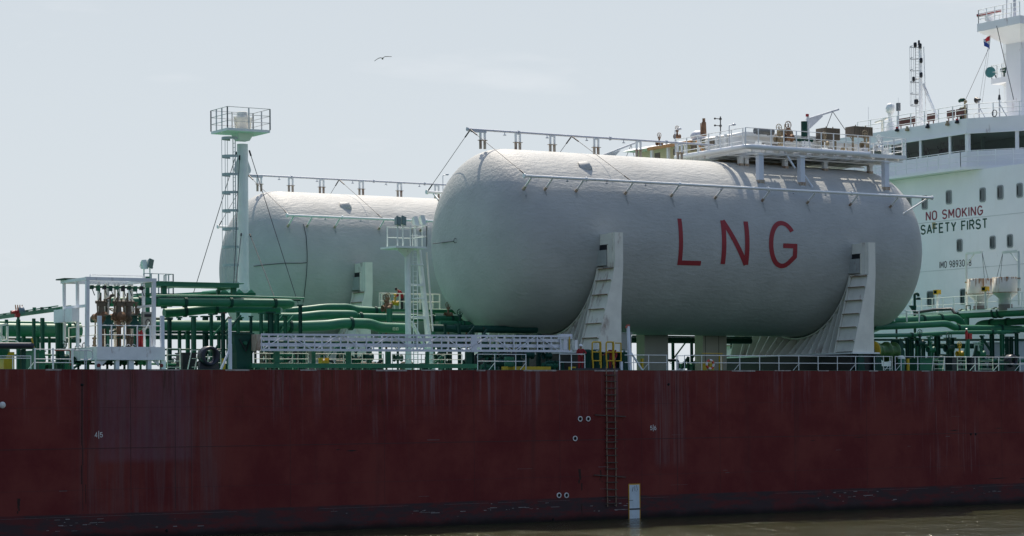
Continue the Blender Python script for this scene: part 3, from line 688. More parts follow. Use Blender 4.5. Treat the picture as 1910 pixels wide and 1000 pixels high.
# equipment house on the platform (long, running across the ship)
hs = thing('equipment_house', 'long low white equipment house standing on the tank platform', 'deck house', (26, 8.5, PZT))
m = MB(); m.box(26.2, 40.2, 9.2, 12.5, PZT, 29.25); m.build('front_wall_box', WHITE, hs)
m = MB(); m.prism([(26.1, 9.1, 29.254), (26.1, 24, 29.354), (27.0, 24, 29.65), (27.6, 9.1, 29.6)], (9, 0, 0)); m.build('roof', WHITE2, hs)
m = MB(); m.box(27.5, 36, 12.51, 24, 27.2, 29.35); m.build('rear_wall_box', mat('warm_buff_paint', (.70, .58, .42), .6, .12, .6, .3), hs)
for y in (9.5, 10.6, 12.9, 14.8, 17.2, 19.5): MB().box(26.0, 26.19, y, y+.25, PZT, 29.34).build('wall_stiffener', WHITE, hs)
m = MB()
for y, z in ((11.2, 28.6), (13.6, 28.5), (16.0, 28.4), (18.6, 28.3)): m.box(26.12, 26.196, y, y+.7, z, z+.5)
for xx in (29.0, 30.4, 33.5, 36): m.box(xx, xx+.55, 9.14, 9.196, 28.35, 28.75)
m.build('opening_cover', BROWN, hs)
m = MB(); m.beam((26.0, 12.2, 28.1), (26.0, 13.4, 29.2), .12, .12); m.beam((26.0, 14.0, 29.2), (26.0, 20, 29.2), .25, .25); m.build('orange_brace', mat('muted_orange', (.50, .25, .10), .6, .15), hs)  # orange bars, one slanting and one along the wall top
def valve(label, p, m_=TAN, sc=1.0, wheel=True, group='valves on the tank platform and deck', ax=(0, -1, 0)):
    p = V(p); t = thing('valve', label, 'valve', p, group)
    m = MB(); m.lathe(p, [(.26*sc, -.32*sc), (.26*sc, -.26*sc), (.15*sc, -.22*sc), (.22*sc, 0), (.15*sc, .22*sc), (.26*sc, .26*sc), (.26*sc, .32*sc)], (1, 0, 0), 12)
    m.cyl(p, p+V((0, 0, .5*sc)), .12*sc, .08*sc, 10); m.cyl(p+V((0, 0, .5*sc)), p+V((0, 0, .62*sc)), .16*sc, n=10); m.build('valve_body', m_, t)
    m = MB(); c = p+V((0, 0, .85*sc)); m.cyl(p+V((0, 0, .62*sc)), c, .03*sc, n=6)
    if wheel:
        m.tube([c+V((.24*sc*math.cos(i*math.pi/6), 0 if ax[1] else .24*sc*math.sin(i*math.pi/6), .24*sc*math.sin(i*math.pi/6) if ax[1] else 0)) for i in range(12)], .028*sc, 5, closed=True)
        for i in range(3):
            a_ = i*math.pi/3; d = V((math.cos(a_), 0, math.sin(a_)) if ax[1] else (math.cos(a_), math.sin(a_), 0))*.23*sc; m.cyl(c-d, c+d, .018*sc, n=5)
        m.build('handwheel', m_, t)
    else: m.cyl(c-V((.1, 0, 0)), c+V((.1, 0, 0)), .1*sc, n=8); m.build('actuator', m_, t)
    return t
valve('tan valve with handwheel at the middle of the platform front rail', (29.5, 7.2, 28.9), TAN, 1.1)
valve('brown valve cluster left of the green pump on the platform', (30.6, 7.4, 29.1), RUST, 1.2)
valve('small tan valve right of the green pump on the platform', (34.2, 7.3, 28.8), TAN, .9)
valve('tan valve below the second brown cabinet', (38.3, 7.2, 28.9), TAN, 1.1)
valve('white valve at the right part of the platform rail', (39.6, 7.0, 28.7), WHITE2, 1.0)
valve('dark valve on the roof edge of the equipment house', (26.4, 16.5, 29.9), RUST, .8)
valve('rusty valve on the left slope of the equipment house roof', (26.4, 19.0, 29.6), RUST, .8)
def cabinet(label, px0, px1, py0, py1, y):
    a, b = D(px0, py0, y=y), D(px1, py1, y=y); t = thing('brown_cabinet', label, 'cabinet', (a.x, y, b.z), 'brown cabinets on the tank platform')
    m = MB(); m.box(a.x, b.x, y, y+1.1, b.z, a.z); m.build('casing', BROWN, t)
    m = MB(); k = 9
    for i in range(k): xx = a.x+(b.x-a.x)*(i+.5)/k; m.box(xx-.02, xx+.02, y-.03, y, b.z+.05, a.z-.05)
    m.build('fin_panel', BROWN, t)
    m = MB()
    for xx in (a.x+.1, b.x-.25): m.box(xx, xx+.12, y+.3, y+.42, PZT, b.z)
    m.box(a.x+.4, a.x+.46, y+.3, y+.36, a.z, a.z+.15); m.box(b.x-.5, b.x-.44, y+.3, y+.36, a.z, a.z+.15); m.build('stand', TAN, t)
cabinet('brown finned cabinet on the tank platform, in front of the sail shaped crane', 1538, 1567, 238, 262, 8.0)
cabinet('brown finned cabinet at the right of the tank platform', 1593, 1628, 235, 255, 8.0)
pump = D(1500, 245, y=8.2); t = thing('pump_unit', 'green and white pump with a red beacon on the tank platform', 'pump', (pump.x, 8.2, 28))
m = MB(); m.cyl((pump.x, 8.2, 29.4), (pump.x, 8.2, 30.6), .25, n=12); m.cyl((pump.x-.9, 8.2, 29.15), (pump.x+.8, 8.2, 29.15), .17, n=10); m.build('pump_body', DGREEN, t)
m = MB(); m.cyl((pump.x+.3, 8.1, 29.2), (pump.x+.3, 8.1, 31.0), .12, n=10); m.box(pump.x-.4, pump.x+.5, 8.0, 8.4, 28.02, 29.0); m.build('white_bracket', WHITE2, t)
m = MB(); m.cyl((pump.x+.25, 8.1, 31.0), (pump.x+.25, 8.1, 31.2), .13, n=10); m.build('beacon', RED, t)
def jib(label, base, mid, tip, y):
    a, b, c = D(*base, y=y), D(*mid, y=y), D(*tip, y=y); t = thing('sail_jib_crane', label, 'crane', a, 'grey cranes with a plate jib')
    p1, p2, p3 = D(1506, 222, y=y), D(1535, 215.5, y=y), D(1509, 242, y=y)
    m = MB(); m.prism([p1, p2, p2-V((0, 0, .08)), p3], (0, .12, 0)); m.build('jib_plate', GALV, t)
    m = MB(); m.beam(p1+V((-.1, .06, -.05)), V((c.x, y+.06, c.z)), .16, .14); m.build('boom', GALV, t)
    h = D(1553, 208, y=y)
    for q in ((1541, 240), (1590, 262)): MB().cyl(h, D(*q, y=y), .028, n=5).build('cable', WIRE, t)
    m = MB(); m.cyl((p3.x-.05, y+.06, PZT-.1), (p3.x-.05, y+.06, p1.z-.3), .13, n=10); m.build('pedestal', WHITE2, t)
jib('grey plate jib crane rising over the brown cabinets', (1510, 242), (1534, 214), (1565, 204), 12.0)
def jib2():
    y = 25.0; a, b, c = D(1124, 291, y=y), D(1158, 280, y=y), D(1189, 265, y=y)
    t = thing('sail_jib_crane', 'grey plate jib crane lying low behind the near tank', 'crane', a, 'grey cranes with a plate jib')
    p2 = D(1147, 292, y=y)
    m = MB(); m.prism([a, b, p2, p2-V((.2, 0, .8)), a-V((.2, 0, .9))], (0, .12, 0)); m.build('jib_plate', GALV, t)
    m = MB(); m.beam(a+V((0, .06, .03)), V((c.x, y+.06, c.z)), .16, .14); m.build('boom', GALV, t)
    h = D(1177, 270.5, y=y)
    for q in ((1168, 293), (1183, 292)): MB().cyl(h, D(*q, y=y), .025, n=5).build('cable', WIRE, t)
jib2()
def lamp_pole(label, px, py0, py1, y, z0=None):
    a = D(px, py0, y=y); b = D(px, py1, y=y); t = thing('pole_lamp', label, 'lamp', (a.x, y, b.z), 'small bent pole lamps')
    MB().tube(fillet([(a.x, y, b.z), (a.x, y, a.z), (a.x+.28, y-.05, a.z+.03)], .12), .035, 6).build('pole', GALV, t)
    MB().lathe((a.x+.42, y-.05, a.z+.10), [(.04, .08), (.17, 0), (.17, -.06), (.001, -.12)], (0, 0, 1), 10).build('lamp_head', GALV, t)
lamp_pole('bent pole lamp at the left end of the tank platform', 1259, 242, 290, 14.0)
lamp_pole('bent pole lamp at the near left corner of the tank platform', 1360, 234, 272, 7.5)
lamp_pole('bent pole lamp on the far tank platform left of the near tank', 826, 327, 360, 46)
tr = D(1344, 246, y=12); t = thing('signal_fitting', 'dark pipe tree with two side arms on the equipment house roof', 'vent pipe', (tr.x, 12, 29.7))
m = MB(); m.cyl((tr.x, 12, 29.7), (tr.x, 12, 31.1), .045, n=8)
for z in (30.35, 30.9):
    m.ball((tr.x, 12, z), .12, 8); m.cyl((tr.x, 12, z), (tr.x-.55, 12, z), .035, n=6); m.ball((tr.x-.55, 12, z), .09, 8)
m.build('pipe_tree', mat('dark_grey_steel', (.05, .05, .05), .5), t)
tr = D(1313, 250, y=13); t = thing('rusty_vent_pipe', 'rusty brown vent pipe stub on the equipment house roof', 'vent pipe', (tr.x, 13, 29.7))
m = MB(); m.cyl((tr.x, 13, 29.6), (tr.x, 13, 30.7), .22, .18, 10); m.cyl((tr.x, 13, 30.7), (tr.x, 13, 31.0), .12, n=8); m.cyl((tr.x-.3, 13, 29.6), (tr.x-.3, 13, 30.6), .05, n=6); m.build('vent_pipe', RUST, t)
tr = D(1302, 250, y=14.5); t = thing('dish_cover', 'pale half round cover behind the rusty vent pipe', 'cover', (tr.x, 14.5, 29.7))
m = MB(); m.ball((tr.x, 14.5, 29.75), .65, 16, (1, 1, .75)); m.build('dome_cover', GALV, t)
tr = D(1425, 244, y=8.4); t = thing('grey_drum', 'grey horizontal drum behind the platform rail', 'drum', (tr.x, 8.4, 29.4))
m = MB(); m.cyl((tr.x-.9, 8.4, 29.62), (tr.x+.9, 8.4, 29.62), .24, n=14); m.box(tr.x-.6, tr.x-.45, 8.2, 8.6, 29.34, 29.5); m.box(tr.x+.45, tr.x+.6, 8.2, 8.6, 29.34, 29.5); m.build('drum_shell', mat('dark_grey_drum_paint', (.16, .17, .17), .5), t)
m = MB(); tr = D(1440, 244, y=8.4); t = thing('tan_motor', 'tan ribbed motor beside the grey drum on the platform', 'motor', (tr.x+1.2, 8.4, 29.3))
c = V((tr.x+1.3, 8.4, 29.55)); m.cyl(c-V((.6, 0, 0)), c+V((.6, 0, 0)), .30, n=12)
for i in range(6): m.cyl(c+V((-.5+i*.2, 0, 0)), c+V((-.46+i*.2, 0, 0)), .37, n=12)
m.box(c.x-.3, c.x+.3, 8.2, 8.6, 29.36, 29.5); m.cyl(c, c+V((0, 0, .75)), .05, n=6); m.build('motor_body', TAN, t)
for i in range(7):                             # loose fittings on the floor of the platform
    xx = 27.0+i*2.1+random.uniform(-.3, .3); k = MB(); k.box(xx, xx+.35, 6.5, 6.9, PZT, PZT+.35+.3*random.random()); k.cyl((xx+.2, 6.7, PZT+.3), (xx+.2, 6.7, PZT+.85), .05, n=6); k.cyl((xx-.3, 6.6, PZT+.25), (xx+.8, 6.6, PZT+.25), .06, n=6)
    tag(k.build('pipe_fitting', (WHITE2, TAN, GALV)[i % 3], None, (xx, 6.6, PZT)), 'small %s pipe fitting low behind the platform front rail' % ('white', 'tan', 'grey')[i % 3], 'fitting', 'pipe fittings on the platform floor')

# ================================================================== ACCOMMODATION BLOCK
AX = 62.0; AYN, AYF = 6.0, 54.0
ab = thing('accommodation_block', 'tall white accommodation block with the bridge, lettered NO SMOKING SAFETY FIRST', 'superstructure', (AX, 30, ZD))
WALLW = mat('white_wall_paint', (.79, .80, .80), .5, .05, .25, .10, .5, .22, (.62, .61, .55))
yc = D(1803, 250, x=AX).y; CH = V((.576, -.817, 0)).normalized()     # the near bridge corner and the run of its angled face
ZB = 29.45; ZW0, ZW1, ZP = 30.93, 32.54, 33.95
m = MB(); m.box(AX, AX+18, AYN, AYF, ZD, ZB-.3); m.build('wall', WALLW, ab)
m = MB()
for z in (Zh(1712, 508, 27.5) if False else D(1810, 500, x=AX).z, D(1810, 407, x=AX).z): m.box(AX-.02, AX, AYN, AYF, z-.03, z+.03)
m.build('plate_seam', mat('shaded_seam_paint', (.54, .57, .57), .6), ab)
ycf = 60-yc
def plan(off, dr=0):
    """bridge outline, pushed out by off: straight front, angled shoulders"""
    n2 = V((-CH.y*-1, 0, 0))
    f = AX-off; k = off*.31
    L = 9.5
    near = [V((f, yc-k, 0)), V((f, yc-k, 0))+CH*L]
    fr = [V((p.x, 60-p.y, 0)) for p in near]
    return [near[0], near[1], V((AX+12, near[1].y, 0)), V((AX+12, fr[1].y, 0)), fr[1], fr[0]]
def slab(pl, z0, z1): m = MB(); m.prism([V((p.x, p.y, z0)) for p in pl], (0, 0, z1-z0)); return m
slab(plan(1.15), ZB-.28, ZB).build('walkway_floor', WALLW, ab)
slab(plan(0), ZB+.004, ZW0).build('bridge_lower_wall', WALLW, ab)
slab(plan(0), ZW1, ZP).build('bridge_parapet', WALLW, ab)
def glazing():
    m = bpy.data.materials.new('clear_bridge_glass'); m.use_nodes = True; n = m.node_tree; n.nodes.remove(n.nodes['Principled BSDF'])
    tr_ = n.nodes.new('ShaderNodeBsdfTransparent'); gl_ = n.nodes.new('ShaderNodeBsdfGlossy'); mx_ = n.nodes.new('ShaderNodeMixShader'); fr_ = n.nodes.new('ShaderNodeFresnel')
    tr_.inputs[0].default_value = (.58, .70, .64, 1); gl_.inputs['Roughness'].default_value = .02; fr_.inputs['IOR'].default_value = 1.4
    n.links.new(fr_.outputs[0], mx_.inputs[0]); n.links.new(tr_.outputs[0], mx_.inputs[1]); n.links.new(gl_.outputs[0], mx_.inputs[2]); n.links.new(mx_.outputs[0], n.nodes['Material Output'].inputs[0]); return m
GLZ = glazing(); pg_ = plan(-.12)
for a, b in ((pg_[0], pg_[1]), (pg_[5], pg_[0])): MB().add([V((a.x, a.y, ZW0)), V((b.x, b.y, ZW0)), V((b.x, b.y, ZW1)), V((a.x, a.y, ZW1))], [(0, 1, 2, 3)]).build('bridge_glass', GLZ, ab)
INN = mat('dim_interior_grey_green', (.30, .36, .31), .7, .15, .7)
m = MB(); m.box(AX+6, AX+6.2, yc-7, 40, ZW0, ZW1); m.build('inner_bulkhead', INN, ab)
m = MB(); m.box(AX+1.2, AX+1.9, yc+.6, 38, ZW0, ZW0+.42); m.build('bridge_console', mat('dark_console', (.05, .06, .06), .5, .2), ab)
for y_ in (yc+2.0, yc+4.6, yc+7.4): MB().box(AX+1.6, AX+1.9, y_, y_+.9, ZW0+.424, ZW0+.85).build('console_screen', BLACK, ab)
for y_ in (yc+.8, yc+3.6, yc+6.2, yc+9): MB().box(AX+2.6, AX+3.0, y_, y_+.10, ZW0, ZW1).build('inner_post', INN, ab)
m = MB(); pp = plan(.06)
for a, b in ((pp[0], pp[1]), (pp[5], pp[0])):
    m.beam(V((a.x, a.y, ZW1+.06)), V((b.x, b.y, ZW1+.06)), .14, .14)
m.build('window_drip_rail', WALLW, ab)
pf = plan(0); fdir = (pf[5]-pf[0]).normalized()
def mullion(p, d, w=.30):
    a = p-d*w/2; b = p+d*w/2; n_ = V((d.y, -d.x, 0)); n_ = n_ if n_.x < 0 else -n_
    m = MB(); m.prism([V((a.x, a.y, ZW0+.002)), V((b.x, b.y, ZW0+.002)), V((b.x, b.y, ZW1-.002)), V((a.x, a.y, ZW1-.002))], (-n_.x*.3, -n_.y*.3, 0)); m.build('window_mullion', WALLW, ab)
for px in (1803, 1771, 1716, 1686, 1660, 1600): mullion(V((AX, D(px, 260, x=AX).y, 0)), fdir, .42 if px == 1803 else .26)
for u in (.12, 4.55, 8.9): mullion(pf[0]+CH*u, CH, .34)
for px in (1737, 1756, 1700):                                       # wipers
    y = D(px, 290, x=AX).y; MB().beam((AX-.05, y, ZW0-.02), (AX-.05, y+.5, ZW0+.85), .035).build('window_wiper', BLACK, ab)
def cabin_window(px, py, w, h, big=False):
    p = D(px, py, x=AX); W_, H_ = w/2, h/2; t = .07
    m = MB(); pts = []
    for sx, sz, a0 in ((1, 1, 0), (-1, 1, 90), (-1, -1, 180), (1, -1, 270)):
        for i in range(4):
            a_ = math.radians(a0+30*i); r_ = .16; pts.append((sx*(W_-r_)+r_*math.cos(a_), sz*(H_-r_)+r_*math.sin(a_)))
    f = [V((AX-.05, p.y+a_, p.z+b_)) for a_, b_ in [(u*(1+t*1.4/W_), v*(1+t*1.4/H_)) for u, v in pts]]
    m.prism(f, (.048, 0, 0)); fr = m.build('cabin_window', mat('grey_window_frame_paint', (.26, .29, .29), .5, .1), ab)
    m = MB(); m.prism([V((AX-.056, p.y+a_, p.z+b_)) for a_, b_ in pts], (.005, 0, 0)); m.build('pane', PANE, fr)
    m = MB(); m.box(AX-.058, AX-.0565, p.y+W_-.16, p.y+W_-.02, p.z-H_+.16, p.z+H_-.16); m.build('pane_shade', GLASS, fr)
for px, py in ((1694.8, 379), (1725, 378), (1770, 368), (1833, 363.5), (1865.8, 359), (1902, 355)): cabin_window(px, py, .60, 1.12)
for px, py in ((1714, 466), (1790, 458), (1851.7, 452.4), (1884, 449.5)): cabin_window(px, py, .56, 1.02)
for px, py in ((1736, 557), (1798, 553)): cabin_window(px, py, .80, 1.25)
def wallmap(px, py, px1, ch, text, gap):
    a, b = D(px, py, x=AX), D(px1, py, x=AX); _, wd = strokes(text, gap); k = abs(a.y-D(px1, py-(px1-px)*.1, x=AX).y)/wd
    return lambda u, v, l: V((AX-.004-l, a.y-u*k, a.z+v*ch))
lettering('NO SMOKING', 'wall_lettering', mat('dull_red_sign_paint', (.24, .04, .06), .6, .15, 2), ab, wallmap(1728, 411.3, 1832.5, .78, 'NO SMOKING', .32), .168, .32)
lettering('SAFETY FIRST', 'wall_lettering', mat('dark_green_sign_paint', (.008, .06, .035), .6), ab, wallmap(1718.5, 437, 1841, .80, 'SAFETY FIRST', .30), .172, .30)
lettering('IMO 9893058', 'wall_lettering', mat('black_sign_paint', (.012, .014, .016), .6), ab, wallmap(1753, 500, 1811.5, .56, 'IMO 9893058', .30), .15, .30)
m = MB(); p = D(1742, 416, x=AX); m.box(AX-.0035, AX-.001, p.y-.22, p.y+.25, p.z-.55, p.z+.05); m.build('rust_stain', mat('pale_rust_stain', (.46, .36, .20), .7, .2), ab)
p = D(1678, 375, x=AX)
rw = plan(1.1); br = thing('bridge_walkway_rail', 'white rail along the walkway below the bridge windows', 'railing', (AX, yc, ZB))
a, b, c = V((rw[5].x, 38, ZB)), V((rw[0].x, rw[0].y, ZB)), V((rw[1].x, rw[1].y, ZB))
rail_run(br, [(a, b, 12), (b, c, 6)], 1.42, 0, (1, .66, .33), WHITE2, .035, .03)
tp = plan(-.12); tr_ = thing('monkey_island_rail', 'white rail on top of the bridge', 'railing', (AX, yc, ZP))
a, b, c = V((tp[5].x, 36, ZP)), V((tp[0].x, tp[0].y, ZP)), V((tp[1].x, tp[1].y, ZP))
rail_run(tr_, [(a, b, 8), (b, c, 4)], 1.30, 0, (1, .64, .3), WHITE2, .035, .035)
for px0, px1, lb in ((1677, 1706, 'long reddish brown board on the bridge top rail, leftmost of four'), (1729, 1743, 'short reddish brown board behind the bridge top rail'), (1766, 1780, 'reddish brown board on the bridge top rail beside the compass box'), (1783, 1798, 'reddish brown board nearest the bridge corner')):
    xx = AX+.5; y0, y1 = D(px0, 225, x=xx).y, D(px1, 225, x=xx).y
    k = MB(); k.box(xx, xx+.10, y1, y0, ZP+.35, ZP+1.05); tg = thing('name_board', lb, 'board', (xx, y0, ZP), 'brown boards on the bridge top'); k.build('board', BOARD, tg)
    MB().beam((xx+.05, y1+.2, ZP), (xx+.05, y1+.2, ZP+.35), .07).build('foot', BOARD, tg); MB().beam((xx+.05, y0-.2, ZP), (xx+.05, y0-.2, ZP+.35), .07).build('foot', BOARD, tg)
for px, py, mt, lb in ((1673, 243, RED, 'red and black alarm horn at the left end of the bridge parapet'), (1692, 242, TAN, 'tan flood lamp on the bridge parapet'), (1730, 237, BLACK, 'small black lamp on the bridge parapet'), (1767, 232, TAN, 'tan lamp on the bridge parapet left of the red horn'), (1785, 228, RED, 'red and black alarm horn near the bridge corner')):
    p = D(px, py, x=AX-.12); t = thing('parapet_lamp', lb, 'lamp', p, 'small lamps and horns on the bridge parapet')
    m = MB(); m.lathe(p, [(.10, .18), (.22, 0), (.2, -.1), (.001, -.14)], (0, 0, 1), 10); m.build('lamp_head', BLACK if mt is RED else mt, t)
    m = MB(); m.cyl(p+V((0, 0, .15)), p+V((0, 0, .32)), .11, n=8); m.beam(p+V((.0, 0, 0)), p+V((.13, 0, -.1)), .08); m.build('bracket', mt, t)
# ---- mast heads above the bridge
def pt(px, py, x): return D(px, py, x=x)
rmx = 70.0; c = pt(1905, 215, rmx); mc = V((rmx, c.y, 0)); hw = .95
rm = thing('radar_mast', 'white radar mast with two platforms at the right edge of the picture', 'mast', (rmx, c.y, ZP))
m = MB(); m.prism([(rmx-hw, c.y+hw, ZP), (rmx-hw, c.y-hw, ZP), (rmx+hw, c.y-hw, ZP), (rmx+hw, c.y+hw, ZP)], (0, 0, 41.5-ZP)); m.build('column', WALLW, rm)
zt = pt(1860, 55, rmx).z
m = MB(); vs = []
for z, e_ in ((41.5, hw), (zt-.5, 2.75)): vs += [(rmx-e_, c.y+e_, z), (rmx-e_, c.y-e_, z), (rmx+e_, c.y-e_, z), (rmx+e_, c.y+e_, z)]
m.add(vs, [(0, 1, 5, 4), (1, 2, 6, 5), (2, 3, 7, 6), (3, 0, 4, 7), (4, 5, 6, 7)]); m.build('flared_head', WALLW, rm)
m = MB(); m.box(rmx-2.8, rmx+2.8, c.y-2.8, c.y+2.8, zt-.5, zt+.25); m.build('top_platform', WALLW, rm)
z2 = pt(1865, 153, rmx).z
m = MB(); m.box(rmx-.9, rmx+.6, c.y+hw, c.y+3.0, z2-.25, z2+.25); m.prism([(rmx, c.y+hw, z2-1.0), (rmx, c.y+2.8, z2-.26), (rmx, c.y+hw, z2-.26)], (.1, 0, 0)); m.build('side_platform', WALLW, rm)
rail_run(rm, [((rmx-2.7, c.y+2.7, zt+.25), (rmx-2.7, c.y-2.7, zt+.25), 5), ((rmx-2.7, c.y+2.7, zt+.25), (rmx+2.7, c.y+2.7, zt+.25), 4)], 1.3, 0, (1, .66, .33), WHITE2, .03, .03, 'top_rail')
rail_run(rm, [((rmx-.85, c.y+2.95, z2+.25), (rmx-.85, c.y+hw, z2+.25), 3), ((rmx-.85, c.y+2.95, z2+.25), (rmx+.55, c.y+2.95, z2+.25), 2)], 1.25, 0, (1, .5), WHITE2, .03, .03, 'side_rail')
def cage_ladder(root, base, h, dirv, w=.45, r=.36, hoops=6, m_=WHITE2, rung=.3, bars=5, hoop_w=.05):
    """upright ladder with a hooped cage; dirv points from the ladder towards the climber"""
    base = V(base); d = V(dirv).normalized(); s = V((-d.y, d.x, 0)); m = MB()
    for q in (-1, 1): m.beam(base+s*(q*w/2), base+s*(q*w/2)+V((0, 0, h)), .06, .04)
    n = int(h/rung)
    for i in range(n): z = V((0, 0, rung*(i+.5))); m.cyl(base-s*(w/2)+z, base+s*(w/2)+z, .02, n=5)
    m.build('ladder', m_, root)
    ang = [math.pi*(-.5+i/8) for i in range(9)]
    P_ = lambda a_, z: base+d*(r*1.9*math.cos(a_)*.55+.35*abs(math.cos(a_)))+s*(r*1.15*math.sin(a_))+V((0, 0, z))
    for i in range(hoops):
        z = 2.2+(h-2.25)*i/(hoops-1); k = MB(); q = [P_(a_, z) for a_ in ang]
        for u, v in zip(q[:-1], q[1:]): k.beam(u, v, .02, hoop_w*1.8)
        k.build('cage_hoop', m_, root)
    k = MB()
    for i in range(bars): a_ = math.pi*(-.5+.08+(i/(bars-1))*.84); k.beam(P_(a_, 2.2), P_(a_, h), .035, .02)
    k.build('cage_bar', m_, root)
cage_ladder(rm, (rmx-.1, c.y+hw+.35, ZP), zt-ZP-1, (0, 1, 0), hoops=5)
m = MB(); q = pt(1862, 20, rmx-2.2); m.cyl((rmx-1.9, c.y+2.1, zt+.25), (rmx-1.9, c.y+2.1, q.z-.25), .28, .2, 12); m.box(rmx-2.2, rmx-1.6, c.y+1.8, c.y+2.4, q.z-.7, q.z-.2); m.build('scanner_pedestal', WALLW, rm)
m = MB(); a_ = V((rmx-2.6, c.y+3.0, q.z-.18)); b_ = V((rmx-1.3, c.y+1.1, q.z+.12)); m.beam(a_, b_, .34, .30); sc = m.build('radar_scanner', WHITE2, rm)
m = MB(); n_ = V((-.8, -.55, 0)); m.beam(a_+n_*.2+V((0, 0, .02)), b_+n_*.2+V((0, 0, .02)), .05, .16); m.build('red_stripe', RED, sc)
m = MB(); m.cyl((rmx-1, c.y-.3, zt+.2), (rmx-1, c.y-.3, zt+6), .16, .10, 10); m.cyl((rmx-1.2, c.y+.6, zt+.2), (rmx-1.25, c.y+.3, zt+5), .05, n=6); m.build('top_pole', GALV, rm)
ds = pt(1848, 135, rmx-.9); t = thing('radar_dish', 'teal round dish on the side platform of the radar mast', 'antenna dish', ds)
m = MB(); nrm = V((-.62, -.3, 0)).normalized(); m.lathe(ds, [(.001, -.02), (.30, .03), (.52, .12), (.50, .14), (.001, .02)], nrm*1.0, 20); m.build('dish', TEAL, t)
m = MB(); m.cyl(ds, ds-nrm*.9+V((.1, -.3, 0)), .07, n=8); m.ball(ds-nrm*.5+V((0, -.1, 0)), .14, 8); m.cyl((ds.x+.4, ds.y-.4, z2+.25), ds-nrm*.6+V((0, -.1, 0)), .06, n=6); m.build('dish_mount', BLACK, t)
eq = pt(1873, 140, rmx-.6); t = thing('searchlight', 'dark green searchlight behind the rail of the radar mast platform', 'searchlight', (eq.x, eq.y, z2+.25))
m = MB(); m.cyl((eq.x, eq.y+.3, z2+.95), (eq.x, eq.y-.4, z2+.95), .22, n=12); m.cyl((eq.x, eq.y, z2+.25), (eq.x, eq.y, z2+.8), .08, n=8); m.box(eq.x-.3, eq.x+.2, eq.y-.8, eq.y-.4, z2+.6, z2+1.1); m.build('lamp_body', DGREEN, t)
# flag, halyards
fx = rmx-2.9; fp = pt(1843, 80, fx)
t = thing('flag', 'red white and blue flag flying below the radar platform', 'flag', fp)
for i, (c0, c1, mt) in enumerate(((0, .36, mat('flag_red_cloth', (.62, .03, .04), .8)), (.36, .66, mat('flag_white_cloth', (.75, .75, .76), .8)), (.66, 1, mat('flag_blue_cloth', (.03, .07, .30), .8)))):
    m = MB(); vs = []; fs = []; nU, nV = 8, 3
    for jv in range(nV+1):
        v = c0+(c1-c0)*jv/nV
        for iu in range(nU+1):
            u = iu/nU; y_ = fp.y-.30+u*(.82-.30*abs(v-.3)); z_ = fp.z+.62-v*1.28-(.0+.25*u*(1 if v < .4 else -.9))*1.0+.28*u*(v > .0)*.6
            vs.append((fx-.09*math.sin(u*5+v*2)-.15*u, y_, z_))
    for jv in range(nV):
        for iu in range(nU): a_ = jv*(nU+1)+iu; fs.append((a_, a_+1, a_+nU+2, a_+nU+1))
    m.add(vs, fs, 0, True); m.build('flag_stripe', mt, t)
def wire(label, a, b, r=.02, group=None, sag=0, m_=WIRE, turn=False):
    a, b = V(a), V(b); t = thing('stay_wire', label, 'wire', a, group)
    MB().tube([a.lerp(b, i/8)-V((0, 0, sag*4*(i/8)*(1-i/8))) for i in range(9)], r, 5).build('cable', m_, t)
    if turn: MB().tube([a, a.lerp(b, .035)], r*2.4, 6).build('turnbuckle', BLACK, t)
    return t
HG = 'halyards from the radar mast to the bridge top'
wire('thick halyard from the flag down to the green covered light', fp+V((0, -.1, -.5)), (AX+.6, D(1801, 186, x=AX+.6).y, D(1801, 186, x=AX+.6).z), .022, HG)
wire('thin halyard beside the flag, left one', (fx, fp.y-.25, fp.z+.7), (AX+1, D(1826, 188, x=AX+1).y, ZP+1.4), .012, HG)
wire('thin halyard beside the flag, right one', (fx, fp.y-.40, fp.z+.7), (AX+1, D(1832, 188, x=AX+1).y, ZP+1.4), .012, HG)
wire('dark stay running down the face of the radar mast', (rmx-2.8, c.y+.2, zt-.3), (rmx-2.5, c.y-1.6, ZP+2.0), .035)
# signal mast
smx = 68.0; p = pt(1718, 235, smx); zt2 = pt(1718, 84, smx).z
sg = thing('signal_mast', 'white signal light mast with a tall cage ladder on the bridge top', 'mast', (smx, p.y, ZP))
MB().cyl((smx, p.y, ZP), (smx, p.y, zt2), .20, .16, 12).build('mast_pole', WALLW, sg)
MB().cyl((smx+.1, p.y-.65, ZP), (smx+.05, p.y-.45, zt2-.2), .05, n=8).build('side_pole', WHITE2, sg)
MB().beam((smx, p.y-.35, pt(1725, 156, smx).z), (smx, pt(1750, 221, smx).y, pt(1750, 221, smx).z-.2), .2, .2).build('raking_strut', WHITE2, sg)
MB().beam((smx, p.y-.1, ZP+1.5), (smx, p.y-1.3, ZP+1.5), .18, .16).build('tie_beam', WHITE2, sg)
cage_ladder(sg, (smx, p.y+.45, ZP+.9), zt2-ZP-.9, (0, 1, 0), hoops=6, r=.5, bars=4, m_=mat('grey_rail_paint', (.42, .44, .45)))
for px, py, s_ in ((1707, 84, .16), (1716, 86, .17), (1718, 113, .16), (1718, 140, .16), (1704, 148, .14), (1709, 190, .2), (1714, 80, .1)):
    q = pt(px, py, smx-.3); k = MB(); k.lathe(q, [(s_*.7, .25), (s_, .2), (s_, -.15), (s_*.6, -.25), (.001, -.25)], (0, 0, 1), 10); k.cyl(q, (smx, p.y, q.z), .04, n=5); k.build('signal_lamp', BLACK, sg)
